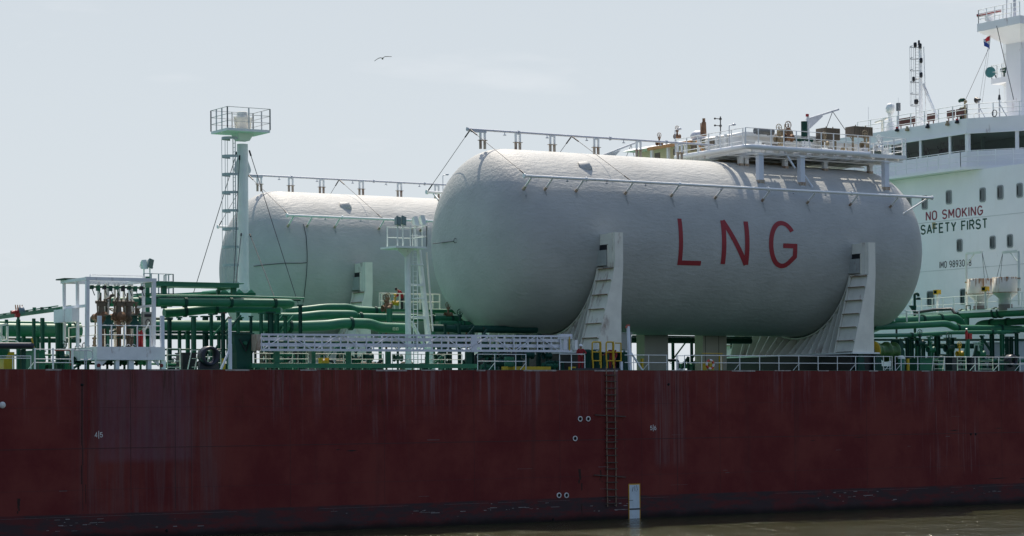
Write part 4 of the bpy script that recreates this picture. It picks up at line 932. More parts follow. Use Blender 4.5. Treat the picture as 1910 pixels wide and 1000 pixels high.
# domes, antennas
q = pt(1661, 240, AX+1); zz = pt(1661, 209, AX+1).z
t = thing('satellite_dome', 'white satellite dome on a pedestal at the left end of the bridge top', 'antenna dome', (q.x, q.y, 29.5))
m = MB(); m.lathe((q.x, q.y, zz), [(.32, -.05), (.42, 0), (.45, .35), (.40, .62), (.26, .80), (.001, .86)], (0, 0, 1), 18); m.build('dome', WHITE2, t)
m = MB(); m.lathe((q.x, q.y, zz), [(.28, -.05), (.20, -.4), (.22, -.9), (.5, -1.5), (.5, -4.2)], (0, 0, 1), 14); m.build('pedestal', WALLW, t)
q = pt(1676, 235, AX+1); t = thing('grey_whip_antenna', 'grey box headed antenna right of the satellite dome', 'antenna', (q.x, q.y, ZP-1))
m = MB(); zz = pt(1676, 200, AX+1).z; m.box(q.x-.14, q.x+.14, q.y-.16, q.y+.16, zz-.35, zz+.4); m.build('antenna_head', mat('mid_grey_plastic', (.16, .17, .18), .5), t)
m = MB(); m.cyl((q.x, q.y, ZP-1), (q.x, q.y, zz-.35), .08, n=8); m.cyl((q.x, q.y, zz+.4), (q.x, q.y, zz+.9), .012, n=5); m.build('antenna_pole', GALV, t)
q = pt(1643, 225, AX+1); t = thing('radar_antenna', 'small pale radar bar left of the satellite dome', 'antenna', (q.x, q.y, 31))
m = MB(); m.beam((q.x-.1, q.y+.7, q.z-.12), (q.x+.1, q.y-.8, q.z+.12), .18, .14); m.cyl((q.x, q.y-.2, 31), (q.x, q.y-.2, q.z), .12, n=8); m.build('bar', CREAM, t)
q = pt(1620, 240, AX+2); tag(MB().cyl((q.x, q.y, 32.5), (q.x, q.y, pt(1620, 200, AX+2).z), .018, n=5).build('whip_antenna', GALV, None, (q.x, q.y, 32.5)), 'thin whip antenna left of the satellite dome', 'antenna')
q = pt(1798, 186, AX+.6); t = thing('covered_light', 'green cloth covered light at the bridge corner', 'lamp', (q.x, q.y, ZP))
m = MB(); m.ball(q+V((0, .25, 0)), .27, 10, (.8, 1.5, .7)); m.ball(q+V((0, .55, -.06)), .16, 8); m.build('cloth_cover', DGREEN, t); m = MB(); m.cyl((q.x, q.y-.15, ZP), (q.x, q.y-.1, q.z-.1), .09, n=8); m.ball((q.x, q.y-.2, q.z-.2), .16, 8); m.build('stand', TAN, t)
q = pt(1796, 208, AX+1.2); t = thing('compass_box', 'dark green compass housing behind the bridge top rail', 'compass', (q.x, q.y, ZP)); m = MB(); m.ball((q.x, q.y, ZP+.9), .45, 12); m.cyl((q.x, q.y, ZP), (q.x, q.y, ZP+.8), .32, n=12); m.build('housing', DGREEN, t)
for px, py, lb in ((1823, 186, 'grey horn loudspeaker on a post beside the radar mast'), (1861, 182, 'dark camera post beside the radar mast')):
    q = pt(px+3, py, AX+2); t = thing('horn_post', lb, 'loudspeaker' if px < 1850 else 'camera', (q.x, q.y, ZP))
    m = MB(); m.cyl((q.x, q.y, ZP), (q.x, q.y, q.z), .07, n=8); m.cyl((q.x, q.y, ZP+1.2), (q.x+.1, q.y-.8, ZP), .04, n=6); m.build('post', GALV, t)
    m = MB()
    if px < 1850: m.lathe((q.x, q.y+.35, q.z), [(.001, .0), (.3, 0), (.12, -.25), (.1, -.5)], (0, 1, 0), 14)
    else: m.cyl((q.x, q.y, q.z-.2), (q.x, q.y, q.z+.25), .14, .08, 8); m.cyl((q.x, q.y, q.z+.2), (q.x, q.y, q.z+.8), .02, n=5)
    m.build('horn', mat('dark_grey_steel', (.05, .05, .05)), t)
for px in (1821, 1855): q = pt(px, 215, AX+1.4); tag(MB().tube([(q.x, q.y+.3*math.cos(a_*math.pi/8), ZP+.3+.3*math.sin(a_*math.pi/8)) for a_ in range(16)], .04, 6, closed=True).build('hose_ring', WHITE2 if px < 1850 else BLACK, None, (q.x, q.y, ZP)), '%s ring standing on the bridge top' % ('white' if px < 1850 else 'black'), 'ring')

# ================================================================== VENT MAST
def mpp(p): return (RL @ V(p)-CAM).dot(FWD)/F            # metres per pixel at a point
VY = 27.0
cx = X(452, VY, 240); zt = D(434, 238.5, y=VY-1.7).z; r0 = 10.2*mpp((cx, VY, 25)); zb = ZD
vm = thing('vent_mast', 'tall grey white vent mast with a railed square top, left of the far tank', 'vent mast', (cx, VY, zb))
MASTW = mat('grey_white_mast_paint', (.73, .73, .72), .5, .06, .6, .12, .8)
m = MB(); m.tube([(cx, VY, zb), (cx, VY, 16.0), (cx, VY, 18.2), (cx, VY, zt-1.0)], r0, 24, radii=[r0*1.4, r0*1.35, r0, r0]); m.build('mast_tube', MASTW, vm)
px0_, px1_, py0_, py1_ = cx-2.05, cx+1.55, VY-1.7, VY+1.3
m = MB(); m.box(px0_, px1_, py0_, py1_, zt-.20, zt); m.build('top_platform', MASTW, vm)
m = MB(); vs = []
for z, a_ in ((zt-.75, .0), (zt-.204, .30)):
    for sx, sy in ((-1, -1), (1, -1), (1, 1), (-1, 1)):
        vs.append((cx+sx*(r0+a_*.9), VY+sy*(r0+a_*.7), z))
m.add(vs, [(0, 1, 5, 4), (1, 2, 6, 5), (2, 3, 7, 6), (3, 0, 4, 7), (0, 3, 2, 1), (4, 5, 6, 7)]); m.build('bracket_cone', MASTW, vm)
rail_run(vm, [((px0_, py0_, zt), (px1_, py0_, zt), 2), ((px0_, py0_, zt), (px0_, py1_, zt), 3), ((px1_, py0_, zt), (px1_, py1_, zt), 2), ((px0_, py1_, zt), (px1_, py1_, zt), 2)], 1.62, 0, (1, .66, .33), mat('grey_rail_paint', (.42, .44, .45), .5, .1), .028, .04)
m = MB(); m.lathe((cx, VY, zt+.004), [(.48, 0), (.48, .22), (.56, .30), (.66, 1.0), (.66, 1.06), (.60, 1.08), (.60, 1.14), (.42, 1.22), (.42, 1.42), (.38, 1.5), (.001, 1.52)], (0, 0, 1), 24); m.build('vent_head', CREAM, vm)
for s in (-1, 1): MB().beam((cx+s*.62, VY-.1, zt+.15), (cx+s*.75, VY-.1, zt+1.1), .07).build('head_bracket', CREAM, vm)
cage_ladder(vm, (cx-.85, VY-.3, 15.5), zt-15.5-.6, (-1, 0, 0), w=.40, r=.62, hoops=9, m_=mat('grey_rail_paint', (.42, .44, .45)), rung=.33, bars=4, hoop_w=.11)
for s in (-1, 1): MB().prism([(cx+s*r0, VY, zt-2.1), (cx+s*(r0+.30), VY, zt-2.95), (cx+s*(r0+.26), VY, zt-3.15), (cx+s*r0, VY, zt-3.4)], (0, .08, 0)).build('stay_lug', MASTW, vm)
MG = 'stay wires of the vent mast'
def wpx(label, a, ya, b, yb, turn=True): wire(label, D(*a, y=ya), D(*b, y=yb), .03, MG, .0, WIRE, turn)
wpx('upper right stay of the vent mast crossing the far tank', (465, 281), VY, (556, 566), 20)
wpx('upper front stay of the vent mast running down its ladder side', (447, 290), VY-.6, (436, 530), 24)
wpx('left stay of the vent mast running down against the open sky', (442, 283), VY+.3, (358, 556), 30)
wpx('lower right stay of the vent mast ending at the green pipes', (466, 437), VY, (514, 560), 21)
wpx('lower front stay of the vent mast', (450, 436), VY-.6, (440, 530), 23)

# ================================================================== FLOODLIGHT TOWER
FY = 5.0; PALE = mat('pale_green_white_paint', (.68, .74, .68), .5, .07, .8, .15, 1)
fx = X(762, FY); zt = D(762, 461, y=FY).z
ft = thing('floodlight_tower', 'pale two legged floodlight tower standing behind the silver gangway', 'light tower', (fx, FY, ZD))
MB().cyl((fx, FY, ZD), (fx, FY, zt-.05), .215, n=16).build('leg', PALE, ft)
A, B = D(781, 466, y=FY+.6), D(806, 690, y=FY+.6); MB().cyl((A.x, FY+.6, zt-.05), (B.x, FY+.6, ZD), .17, .24, 14).build('leg', PALE, ft)
for py in (531, 592): a, b = D(766, py, y=FY), D(790, py, y=FY+.6); MB().beam((fx, FY+.02, a.z), (b.x, FY+.55, a.z), .24, .16).build('cross_brace', PALE, ft)
a, b = D(767, 600, y=FY), D(795, 652, y=FY+.5); MB().beam(a, b, .22, .16).build('diagonal_brace', PALE, ft)
a, b = D(796, 470, y=FY+.3), D(807, 618, y=FY+.3); MB().cyl(a, b, .07, n=8).build('cable_pipe', CREAM, ft)
a, b = D(738, 464, y=FY-.9), D(797, 464, y=FY-.9)
m = MB(); m.box(a.x, b.x, FY-.9, FY+1.3, zt-.14, zt); m.build('platform', PALE, ft)
m = MB(); m.prism([(fx-.2, FY-.1, zt-.7), (a.x+.2, FY-.6, zt-.15), (fx+.2, FY-.6, zt-.15)], (0, .12, 0)); m.build('platform_bracket', PALE, ft)
rail_run(ft, [((b.x-1.3, FY-.85, zt), (b.x, FY-.85, zt), 1), ((b.x, FY-.85, zt), (b.x, FY+1.2, zt), 1), ((a.x+.5, FY+1.2, zt), (b.x, FY+1.2, zt), 1)], 1.45, 0, (1, .5), PALE, .03, .035)
lx = X(775, FY-.2)
m = MB()
for q in (-.17, .17): m.beam((lx+q, FY-.25, ZD), (lx+q, FY-.25, zt+.9), .05)
for i in range(26): z = ZD+.3+i*(zt-ZD)/26; m.cyl((lx-.17, FY-.25, z), (lx+.17, FY-.25, z), .018, n=5)
m.build('ladder', PALE, ft)
for py in (496, 558, 592): z = D(780, py, y=FY).z; MB().tube([(lx-.25, FY-.25, z), (lx-.15, FY-.8, z), (lx+.35, FY-.8, z), (lx+.55, FY-.3, z)], .05, 6).build('cage_hoop', PALE, ft)
def flood(root_label, px, py, y, lens=True, tilt=.2, grp='flood lamps on towers', pole=1.3):
    p = D(px, py, y=y); t = thing('flood_lamp', root_label, 'flood lamp', (p.x, y, p.z-pole), grp)
    rot = Matrix.Rotation(.35, 4, 'Z') @ Matrix.Rotation(-tilt, 4, 'X') @ Matrix.Rotation(.25 if lens else -.1, 4, 'Y')
    def tr(m): m.v = [p+rot @ v for v in m.v]; return m
    m = MB(); m.add([(-.22, -.10, -.34), (.22, -.10, -.34), (.22, -.10, .34), (-.22, -.10, .34), (-.15, .18, -.22), (.15, .18, -.22), (.15, .18, .22), (-.15, .18, .22)], [(0, 1, 2, 3), (4, 7, 6, 5), (0, 4, 5, 1), (1, 5, 6, 2), (2, 6, 7, 3), (3, 7, 4, 0)])
    tr(m).build('lamp_housing', PALE if not lens else mat('grey_green_lamp_paint', (.22, .28, .26), .5), t)
    if lens: m = MB(); m.box(-.19, .19, -.125, -.102, -.30, .30); tr(m).build('lamp_lens', LENS, t)
    else:
        m = MB(); m.box(-.1, .1, .19, .30, -.15, .15); m.tube([(-.1, .2, .1), (-.16, .34, 0), (-.1, .2, -.25)], .02, 5); tr(m).build('lamp_back_box', CREAM, t)
    m = MB(); m.cyl((p.x, y+.05, p.z-pole), (p.x, y+.05, p.z-.25), .05, n=8); m.beam((p.x-.24, y+.05, p.z-.26), (p.x+.24, y+.05, p.z-.26), .05); m.build('lamp_post', PALE, t)
flood('left one of two green glass flood lamps on the floodlight tower', 742, 413, FY-.7, pole=1.95)
flood('right one of two green glass flood lamps on the floodlight tower', 752, 412.5, FY-.6, pole=1.95)
flood('left white backed flood lamp on the floodlight tower', 775, 413, FY+.6, False, pole=1.95)
flood('right white backed flood lamp on the floodlight tower', 788, 411, FY+.9, False, pole=1.95)
flood('left pale flood lamp on the small mast behind the gantry', 269, 494, 16, False, pole=1.3)
flood('right dark glass flood lamp on the small mast behind the gantry', 280, 492, 16, True, .0, pole=1.3)
a = D(275, 516, y=16); t = thing('lamp_mast', 'small railed lamp mast behind the white gantry', 'light tower', (a.x, 16, ZD)); zt = D(275, 516, y=16).z
MB().cyl((a.x, 16, ZD), (a.x, 16, zt), .16, n=10).build('mast_pole', PIPEG, t)
b = D(320, 548, y=16); m = MB(); m.box(a.x-.5, b.x, 15.6, 17.4, b.z-.1, b.z); m.build('platform', GREEN, t)
rail_run(t, [((a.x-.4, 15.7, b.z), (b.x, 15.7, b.z), 4), ((b.x, 15.7, b.z), (b.x, 17.3, b.z), 2)], zt-b.z+.2, 0, (1, .62, .3), mat('grey_rail_paint', (.42, .44, .45)), .03, .035)

# ================================================================== GANGWAY
GY = .55
gw = thing('accommodation_ladder', 'long silver lattice gangway stowed along the deck edge', 'gangway', (X(478, GY), GY, 12))
ALU = mat('bluish_aluminium', (.58, .61, .68), .38, .08, 1.5, .08, 2, metal=.25)
gl, gr = X(480, GY), X(1066, GY); zT0, zT1 = D(488, 624, y=GY).z, D(1066, 627.5, y=GY).z; zB0, zB1 = D(486, 652.5, y=GY).z, D(1066, 655, y=GY).z
ZT = lambda x: zT0+(zT1-zT0)*(x-gl)/(gr-gl); ZBt = lambda x: zB0+(zB1-zB0)*(x-gl)/(gr-gl)
m = MB(); m.beam((gl+.3, GY, ZT(gl)), (gr, GY, ZT(gr)), .13, .13); m.build('top_chord', ALU, gw)
m = MB(); m.beam((gl+.3, GY, ZBt(gl)), (gr, GY, ZBt(gr)), .13, .15); m.build('bottom_chord', ALU, gw)
for fr in (.28, .66):
    m = MB(); h0 = zT0-(zT0-zB0)*fr-.0; h1 = zT1-(zT1-zB1)*fr; m.beam((gl+.1, GY+.12, h0), (gr-.8, GY+.12, h1), .03, .225); m.build('side_slat', ALU, gw)
n = 37
for i in range(n):
    x = gl+.3+(gr-gl-1.2)*i/(n-1); big = i % 3 == 0
    MB().beam((x, GY+(.0 if big else .20), ZBt(x)), (x, GY+(.0 if big else .20), ZT(x)), .08 if big else .10, .06).build('upright', ALU, gw)
for i in range(12):
    x0_ = gl+.3+(gr-gl-1.2)*(i*3+.2)/(n-1); x1_ = gl+.3+(gr-gl-1.2)*(i*3+2.6)/(n-1)
    if i % 2: q = ((x0_, GY-.05, ZT(x0_)-.06), (x1_, GY-.05, ZBt(x1_)+.06))
    else: q = ((x0_, GY-.05, ZBt(x0_)+.06), (x1_, GY-.05, ZT(x1_)-.06))
    MB().beam(*q, .06, .05).build('diagonal', ALU, gw)
m = MB(); m.box(gl+.02, gl+.2, GY-.05, GY+.9, ZBt(gl)-.05, ZT(gl)+.02); m.build('end_frame', mat('rust_stained_white_paint', (.42, .36, .28)), gw)
x = X(884, GY); m = MB(); m.box(x-.22, x+.22, GY-.08, GY+.04, ZBt(x)-.1, ZT(x)+.07); m.build('joint_bracket', ALU, gw)
m = MB(); m.beam((gl+.5, GY+.85, ZBt(gl)), (gr-.9, GY+.85, ZBt(gr)), .12, .12); m.build('rear_chord', ALU, gw)
m = MB(); xx = X(1052, GY); m.box(xx, xx+.32, GY, GY+.5, ZBt(xx)+.1, ZT(xx)-.2); m.box(xx+1.0, xx+1.35, GY, GY+.4, ZBt(xx)+.06, ZT(xx)-.1) if False else None; m.build('end_panel', ALU, gw)
m = MB(); m.beam((X(1062, GY), GY-.03, ZBt(gr)), (X(1062, GY), GY-.03, ZT(gr)), .07); m.build('yellow_end_bar', YELLOW, gw)
m = MB(); xx = X(1073, GY); m.box(xx, xx+.22, GY, GY+.4, ZBt(gr)+.1, ZT(gr)-.25); tg = m.build('white_end_box', WHITE2, gw)
m = MB(); xx = X(1060, GY); m.box(xx-.6, xx+.35, GY-.03, GY+.4, ZT(gr)-.18, ZT(gr)+.16); m.build('head_plate', ALU, gw)
# green rest beam below the gangway
rb = thing('gangway_rest', 'green beam on posts below the silver gangway', 'support beam', (X(470, .9), .9, ZD))
zb0 = D(600, 681, y=.9).z; m = MB(); m.box(X(468, .9), X(888, .9), .75, 1.05, ZD+.12, ZD+.42); m.build('beam', PIPEG, rb)
for px, w in ((516, 10), (585, 5), (650, 8), (724, 9), (797, 5), (874, 12)):
    xx = X(px, .9); ww = w*mpp((xx, .9, ZD)); MB().box(xx-ww/2, xx+ww/2, .78, 1.02, ZD+.424, ZBt(xx)-.08).build('post', GREEN if px != 874 else DGREEN, rb)
for px in (480, 700, 880): xx = X(px, .9); MB().box(xx-.1, xx+.1, .8, 1.0, ZD, ZD+.118).build('foot', GREEN, rb)
t = thing('yellow_bin', 'small yellow open box on the rest beam below the gangway', 'box', (X(606, 1.2), 1.2, ZD+.43))
m = MB(); x = X(606, 1.2); m.box(x-.28, x+.28, 1.1, 1.6, ZD+.43, ZD+.62); m.build('base', YELLOW, t)
for q in (-.28, .2): MB().box(x+q, x+q+.08, 1.1, 1.6, ZD+.624, ZD+.80).build('side', YELLOW, t)

# ================================================================== BUNKER GANTRY
QY = 1.4
gx0, gx1 = X(164, QY), X(288, QY)
gt = thing('bunker_gantry', 'white open gantry cage with a drip tray platform at the deck edge', 'gantry', (gx0, QY, ZD))
GW = mat('gantry_white_paint', (.74, .76, .76), .5, .08, 1, .34, 1.4)
tx0, tx1 = X(181, .9), X(308, .9); tz0, tz1 = D(240, 671.5, y=.9).z, D(240, 647, y=.9).z
m = MB(); m.box(tx0, tx1, .9, 6.2, tz0, tz1); m.build('drip_tray', GW, gt)
zt0, zt1 = D(225, 524.5, y=QY).z, D(225, 518, y=QY).z
for xx in (gx0, gx1):
    for y, z1_ in ((QY, zt0), (QY+1.7, zt0), (QY+4.0, zt0-.0)):
        w = .22 if y == QY else .17; MB().beam((xx-.05 if y == QY else xx, y, tz1), (xx, y, z1_), w, w).build('column', GW, gt)
for xx in (gx0+1.8, gx0+2.4, gx0+3.15): MB().beam((xx, QY+2.6, tz1), (xx, QY+2.6, zt0), .16).build('inner_column', CREAM, gt)
m = MB(); m.box(gx0-.14, gx1+.14, QY-.12, QY+.1, zt0, zt1); m.build('front_beam', GW, gt)
for xx in (gx0, gx1): MB().box(xx-.13, xx+.09, QY+.104, QY+4.1, zt0+.02, zt1-.02).build('side_beam', GW, gt)
m = MB(); m.box(gx0-.13, gx1+.13, QY+4.104, QY+4.3, zt0, zt1); m.build('rear_beam', GW, gt)
m = MB(); m.box(gx0-.3, gx0+.8, QY+3.2, QY+4.7, zt1+.004, zt1+.09); m.build('roof_hatch', DGREEN, gt)
rail_run(gt, [((gx0+.3, QY+.3, zt1), (gx1-.6, QY+.3, zt1), 1)], .16, 0, (1,), GW, .03, .03)
for y in (2.2,): MB().beam((gx0, QY+.1, D(164, 570, y=QY).z), (gx0, QY+3.9, D(164, 570, y=QY).z), .2, .16).build('side_rail_beam', GW, gt)
MB().beam((gx1, QY+.1, D(288, 570, y=QY).z), (gx1, QY+2.6, D(288, 570, y=QY).z), .14, .14).build('side_rail_beam', GW, gt)
for px, w in ((182, .30), (217, .26), (243, .34), (277, .26), (303, .30)): xx = X(px, 1.2); MB().box(xx-w/2, xx+w/2, 1.0, 1.3, ZD, tz0-.004).build('tray_leg', GW, gt)
for px, s in ((189, 1), (297, -1)): xx = X(px, 1.0); MB().prism([(xx, 1.05, tz0-.005), (xx+s*.45, 1.05, tz0-.005), (xx, 1.05, tz0-.4)], (0, .1, 0)).build('tray_knee', GW, gt)
z0_, z1_ = D(130, 602, y=4.6).z, D(130, 577.5, y=4.6).z
for y0, y1 in ((2.5, 3.7), (3.85, 5.7)): m = MB(); m.box(gx0-.6, gx0-.13, y0, y1, z0_, z1_); m.build('side_box', GW, gt)
rail_run(gt, [((tx0+.15, 1.0, tz1), (tx1-.1, 1.0, tz1), 5)], D(240, 607.5, y=1).z-tz1, 0, (1, .56), WHITE2, .03, .035, 'front_rail')
rail_run(gt, [((tx0+.15, 1.05, tz1), (tx0+.15, 6.1, tz1), 3)], D(240, 607.5, y=1).z-tz1, 0, (1, .56), CREAM, .03, .035, 'side_rail')
for px in (187, 304): xx = X(px, .95); MB().box(xx-.11, xx+.11, .92, 1.16, tz1+.004, D(px, 589, y=.95).z).build('corner_post', HB, gt)
m = MB(); m.beam((gx1-.1, QY+.5, D(288, 600, y=QY).z), (gx1-.95, QY+.8, tz1+.05), .09); m.build('inner_brace', PALE, gt)
for px in (201, 240, 250): xx = X(px, .95); MB().tube([(xx+.10*math.cos(a_*math.pi/6), .95, tz1+.06+.10*math.sin(a_*math.pi/6)) for a_ in range(7)], .022, 5).build('lifting_eye', GW, gt)
for px in (184, 301): xx = X(px, .96); MB().cyl((xx, .90, ZD+.25), (xx, .98, ZD+.25), .12, n=10).build('red_valve', mat('dark_red_valve_paint', (.16, .02, .02), .6), gt)
# contents of the gantry
t = thing('gas_cylinder', 'red gas cylinder standing on the gantry tray', 'gas cylinder', (X(258, 1.9), 1.9, tz1))
for k_, px in enumerate((258, 264)):
    if k_: t = thing('gas_cylinder', 'second red gas cylinder, right beside the first on the gantry tray', 'gas cylinder', (X(px, 1.95), 1.95, tz1), 'red gas cylinders on the gantry')
    else: t['group'] = 'red gas cylinders on the gantry'
    xx = X(px, 1.9); m = MB(); m.lathe((xx, 1.9, tz1), [(.001, 0), (.12, 0), (.12, .85), (.10, .98), (.04, 1.05), (.04, 1.12), (.001, 1.12)], (0, 0, 1), 12); m.build('bottle', RED, t)
def manifold(label, px, y, col=RUST):
    xx = X(px, y); t = thing('manifold_valve', label, 'valve', (xx, y, tz1), 'brown manifold valves in the gantry')
    zc = D(px, 590, y=y).z
    m = MB(); m.lathe((xx, y-.55, zc), [(.001, 0), (.14, 0), (.14, .05), (.29, .06), (.29, .14), (.2, .16), (.2, .45), (.30, .47), (.30, .6), (.2, .62), (.2, .9), (.31, .92), (.31, 1.0), (.2, 1.02), (.2, 1.8)], (0, 1, 0), 18); m.build('flanged_pipe', col, t)
    m = MB(); m.cyl((xx, y, zc), (xx, y, zc+.8), .22, .15, 12); m.box(xx-.20, xx+.20, y-.2, y+.2, zc+.65, zc+.85); m.tube([(xx-.3, y-.1, zc+.1), (xx-.34, y-.1, zc+.8), (xx-.1, y-.1, zc+1.25)], .045, 6); m.tube([(xx+.27, y-.15, zc-.4), (xx+.33, y-.15, zc+.5), (xx+.12, y-.1, zc+1.1)], .04, 6); m.cyl((xx-.05, y, zc+.8), (xx-.05, y, zc+1.5), .06, n=8); m.cyl((xx-.4, y, zc+.9), (xx+.4, y, zc+.9), .1, n=8); m.build('actuator', BROWN, t)
    m = MB(); m.cyl((xx, y, tz1), (xx, y, zc-.3), .16, n=10); m.box(xx-.3, xx+.3, y-.2, y+.2, tz1, tz1+.06); m.build('valve_stand', col, t)
manifold('left brown manifold valve inside the white gantry', 190, 3.2); manifold('middle brown manifold valve inside the white gantry', 222, 3.0); manifold('right brown manifold valve inside the white gantry', 240, 3.4, BROWN)
for px, lb in ((202, 'left'), (252, 'right')):
    xx = X(px, 2.2); zc = D(px, 604, y=2.2).z; t = thing('flange_cone', '%s dark green cone flange inside the gantry, above the front rail' % lb, 'flange', (xx, 2.2, zc-.4))
    m = MB(); m.lathe((xx, 2.2, zc-.3), [(.001, 0), (.50, 0), (.50, .08), (.16, .55), (.16, .75), (.24, .77), (.24, .83), (.001, .83)], (0, 0, 1), 18); m.build('cone', DGREEN, t)
    m = MB(); m.cyl((xx, 2.2, tz1), (xx, 2.2, zc-.3), .10, n=8); m.build('stem', GREEN, t)
random.seed(11)
t = thing('pipe_cluster', 'tangle of small brown and green pipes and valves filling the white gantry', 'pipes', (X(225, 3.4), 3.4, tz1))
for i in range(34):
    px = random.uniform(176, 272); y = random.uniform(2.6, 5.0); p = D(px, random.uniform(560, 640), y=y); k = MB(); L_ = random.uniform(.25, .9)
    if i % 3 == 0: k.tube(fillet([p, p+V((0, 0, L_)), p+V((random.choice((-1, 1))*L_*.6, 0, L_)), p+V((random.choice((-1, 1))*L_*.6, 0, L_*.4))], .12), random.uniform(.03, .06), 6)
    elif i % 3 == 1: k.lathe(p, [(.04, -.3), (.15, -.28), (.15, -.2), (.09, -.15), (.12, 0), (.07, .15), (.15, .2), (.15, .28), (.03, .32), (.03, .5)], (random.choice((0, 1)), 0, 1), 10)
    else: k.cyl(p, V((p.x, p.y, tz1)), random.uniform(.04, .09), n=8); k.cyl(p-V((0, 0, .08)), p, .16, n=10)
    k.build('small_fitting', random.choice((RUST, BROWN, TAN, DGREEN, GREEN, BROWN)), t)
for i, px in enumerate((196, 214, 231, 246)): a = D(px, 535, y=4.2); MB().cyl((a.x, 4.2, tz1), (a.x, 4.2, zt0-.02), .085, n=8).build('riser_pipe', CREAM, t)
xx = X(276, 2.6); t = thing('control_panel', 'pale control panel with a dark hose inside the gantry at right', 'control panel', (xx, 2.6, tz1)); za, zb_ = D(276, 582, y=2.6).z, D(276, 612, y=2.6).z
MB().box(xx-.32, xx+.32, 2.6, 2.9, zb_, za).build('panel_box', mat('grey_beige_paint', (.30, .31, .28)), t); MB().tube([(xx+.15*math.cos(a_*math.pi/6), 2.55, zb_+.35+.22*math.sin(a_*math.pi/6)) for a_ in range(12)], .025, 5, closed=True).build('hose_coil', BLACK, t); MB().box(xx-.22, xx+.22, 2.52, 2.598, za-.32, za-.14).build('dial_cover', BLACK, t)
for s in (-.25, .25): MB().box(xx+s-.03, xx+s+.03, 2.7, 2.76, tz1, zb_).build('panel_leg', GW, t)
t = thing('hydraulic_rig', 'row of dark green hydraulic pipes and levers hanging below the gantry roof', 'hydraulic pipes', (gx0+1, QY+.8, zt0))
m = MB(); m.cyl((gx0+.4, QY+.8, zt0-.35), (gx1-.3, QY+.8, zt0-.35), .07, n=8); m.build('main_pipe', GREEN, t)
for i in range(9):
    x = gx0+.6+i*.42; m = MB(); m.box(x-.10, x+.10, QY+.68, QY+.92, zt0-.5-.1*(i % 2), zt0-.25); m.cyl((x, QY+.7, zt0-.5), (x+.12, QY+.6, zt0-.9), .03, n=5); m.build('lever_block', (DGREEN, GREEN, BLACK)[i % 3], t)

# ================================================================== GREEN DECK PIPING
def gpipe(label, pts, y, rpx, m_=PIPEG, fl=(), name='deck_pipe', grp='green pipelines on deck', x=None, fr=.5, extra=None):
    P_ = [D(a, b, y=y) if x is None else D(a, b, x=x) for a, b in pts]
    r = rpx*mpp(P_[0])
    if extra: P_ = P_+[P_[-1]+V(e_) for e_ in extra]
    t = thing(name, label, 'pipe', P_[0], grp)
    MB().tube(fillet(P_, fr) if len(P_) > 2 else P_, r, 14).build('pipe_body', m_, t)
    for q in fl:
        p = D(q[0], q[1], y=y) if x is None else D(q[0], q[1], x=x); d = V((1, 0, 0)) if x is None else V((0, 1, 0))
        k = MB(); k.cyl(p-d*.09, p-d*.01, r*1.28, n=14); k.cyl(p+d*.01, p+d*.09, r*1.28, n=14); k.build('pipe_flange', DGREEN, t)
    return t
gpipe('thick green pipe at the top left of the pipe rack, ending in a bend', [(296, 563.5), (440, 564.5), (545, 566)], 9, 8.0, fl=((345, 564), (430, 564.5), (512, 565.5)), extra=[(.4, 2.0, -.05)])
gpipe('thin pale green pipe running above the thick top pipe', [(290, 551.5), (430, 552.5), (567, 556.5)], 8.6, 2.0, PGREEN)
gpipe('thin dark green pipe just below the pale roof', [(290, 555.5), (440, 556.5), (560, 560)], 9.4, 2.0, DGREEN)
gpipe('bent green pipe rising under the thick top pipe', [(306, 584), (330, 583), (390, 577), (430, 575), (520, 577)], 12, 8.5, fl=((345, 581), (402, 577)))
gpipe('long lowest green pipe running above the gangway, with raised stretch', [(250, 607), (420, 608), (560, 609), (610, 607), (640, 603), (690, 604), (708, 611), (756, 612.5)], 7.5, 10.4, fl=((540, 609), (654, 604)))
gpipe('green pipe with a rounded end, second above the gangway', [(500, 592), (555, 592), (600, 587), (650, 587), (661, 588)], 12.5, 8.6, extra=[(.3, 1.6, 0)])
gpipe('straight green pipe just right of the rounded pipe end', [(668, 591.5), (724, 592.5), (775, 593)], 13, 7.4, fl=((672, 591.5),))
gpipe('topmost green pipe passing in front of the far saddle', [(530, 581), (575, 577), (606, 573), (650, 573), (664, 578), (722, 580.5)], 17, 6.8, fl=((700, 580),))
gpipe('slim green pipe beside the topmost pipe over the gangway', [(560, 583), (600, 576), (636, 571.5), (660, 573.5), (700, 577)], 19, 4.2)
gpipe('upright green pipe joining the upper pipes left of the floodlight tower', [(726.5, 576), (726.5, 606)], 11, 5.5, name='riser_pipe')
gpipe('long green pipe passing behind the white gantry', [(196, 563), (250, 563.5), (320, 564)], 10, 9, fl=((200, 563), (260, 563.5)))
gpipe('dark green pipe behind the white gantry, lower one', [(170, 596), (320, 598)], 11, 6, DGREEN)
gpipe('large green pipe at the extreme left', [(-20, 615), (60, 616), (150, 617)], 9, 13, fl=((140, 617),))
gpipe('pale topped green pipe over the large left pipe', [(-20, 602), (60, 603), (150, 604.5)], 10.5, 4, PGREEN)
gpipe('green pipe behind the foot of the floodlight tower', [(775, 593), (860, 595), (900, 596)], 14, 6, fl=((806, 594), (842, 595)))
gpipe('dark green pipe under the left end of the near tank', [(800, 612), (900, 614), (1000, 615)], 9, 7, DGREEN, fl=((850, 613), (880, 613.5)))
gpipe('slim green pipe below the left dome of the near tank', [(805, 580), (870, 581), (905, 582)], 16, 4, fl=((850, 581),))
gpipe('green pipe low behind the gangway', [(820, 603), (880, 604), (960, 606)], 12, 5)
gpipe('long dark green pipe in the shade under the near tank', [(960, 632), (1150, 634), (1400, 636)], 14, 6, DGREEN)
gpipe('slim dark green pipe high in the shade under the near tank', [(1180, 628), (1320, 630), (1420, 631)], 16, 3, DGREEN)
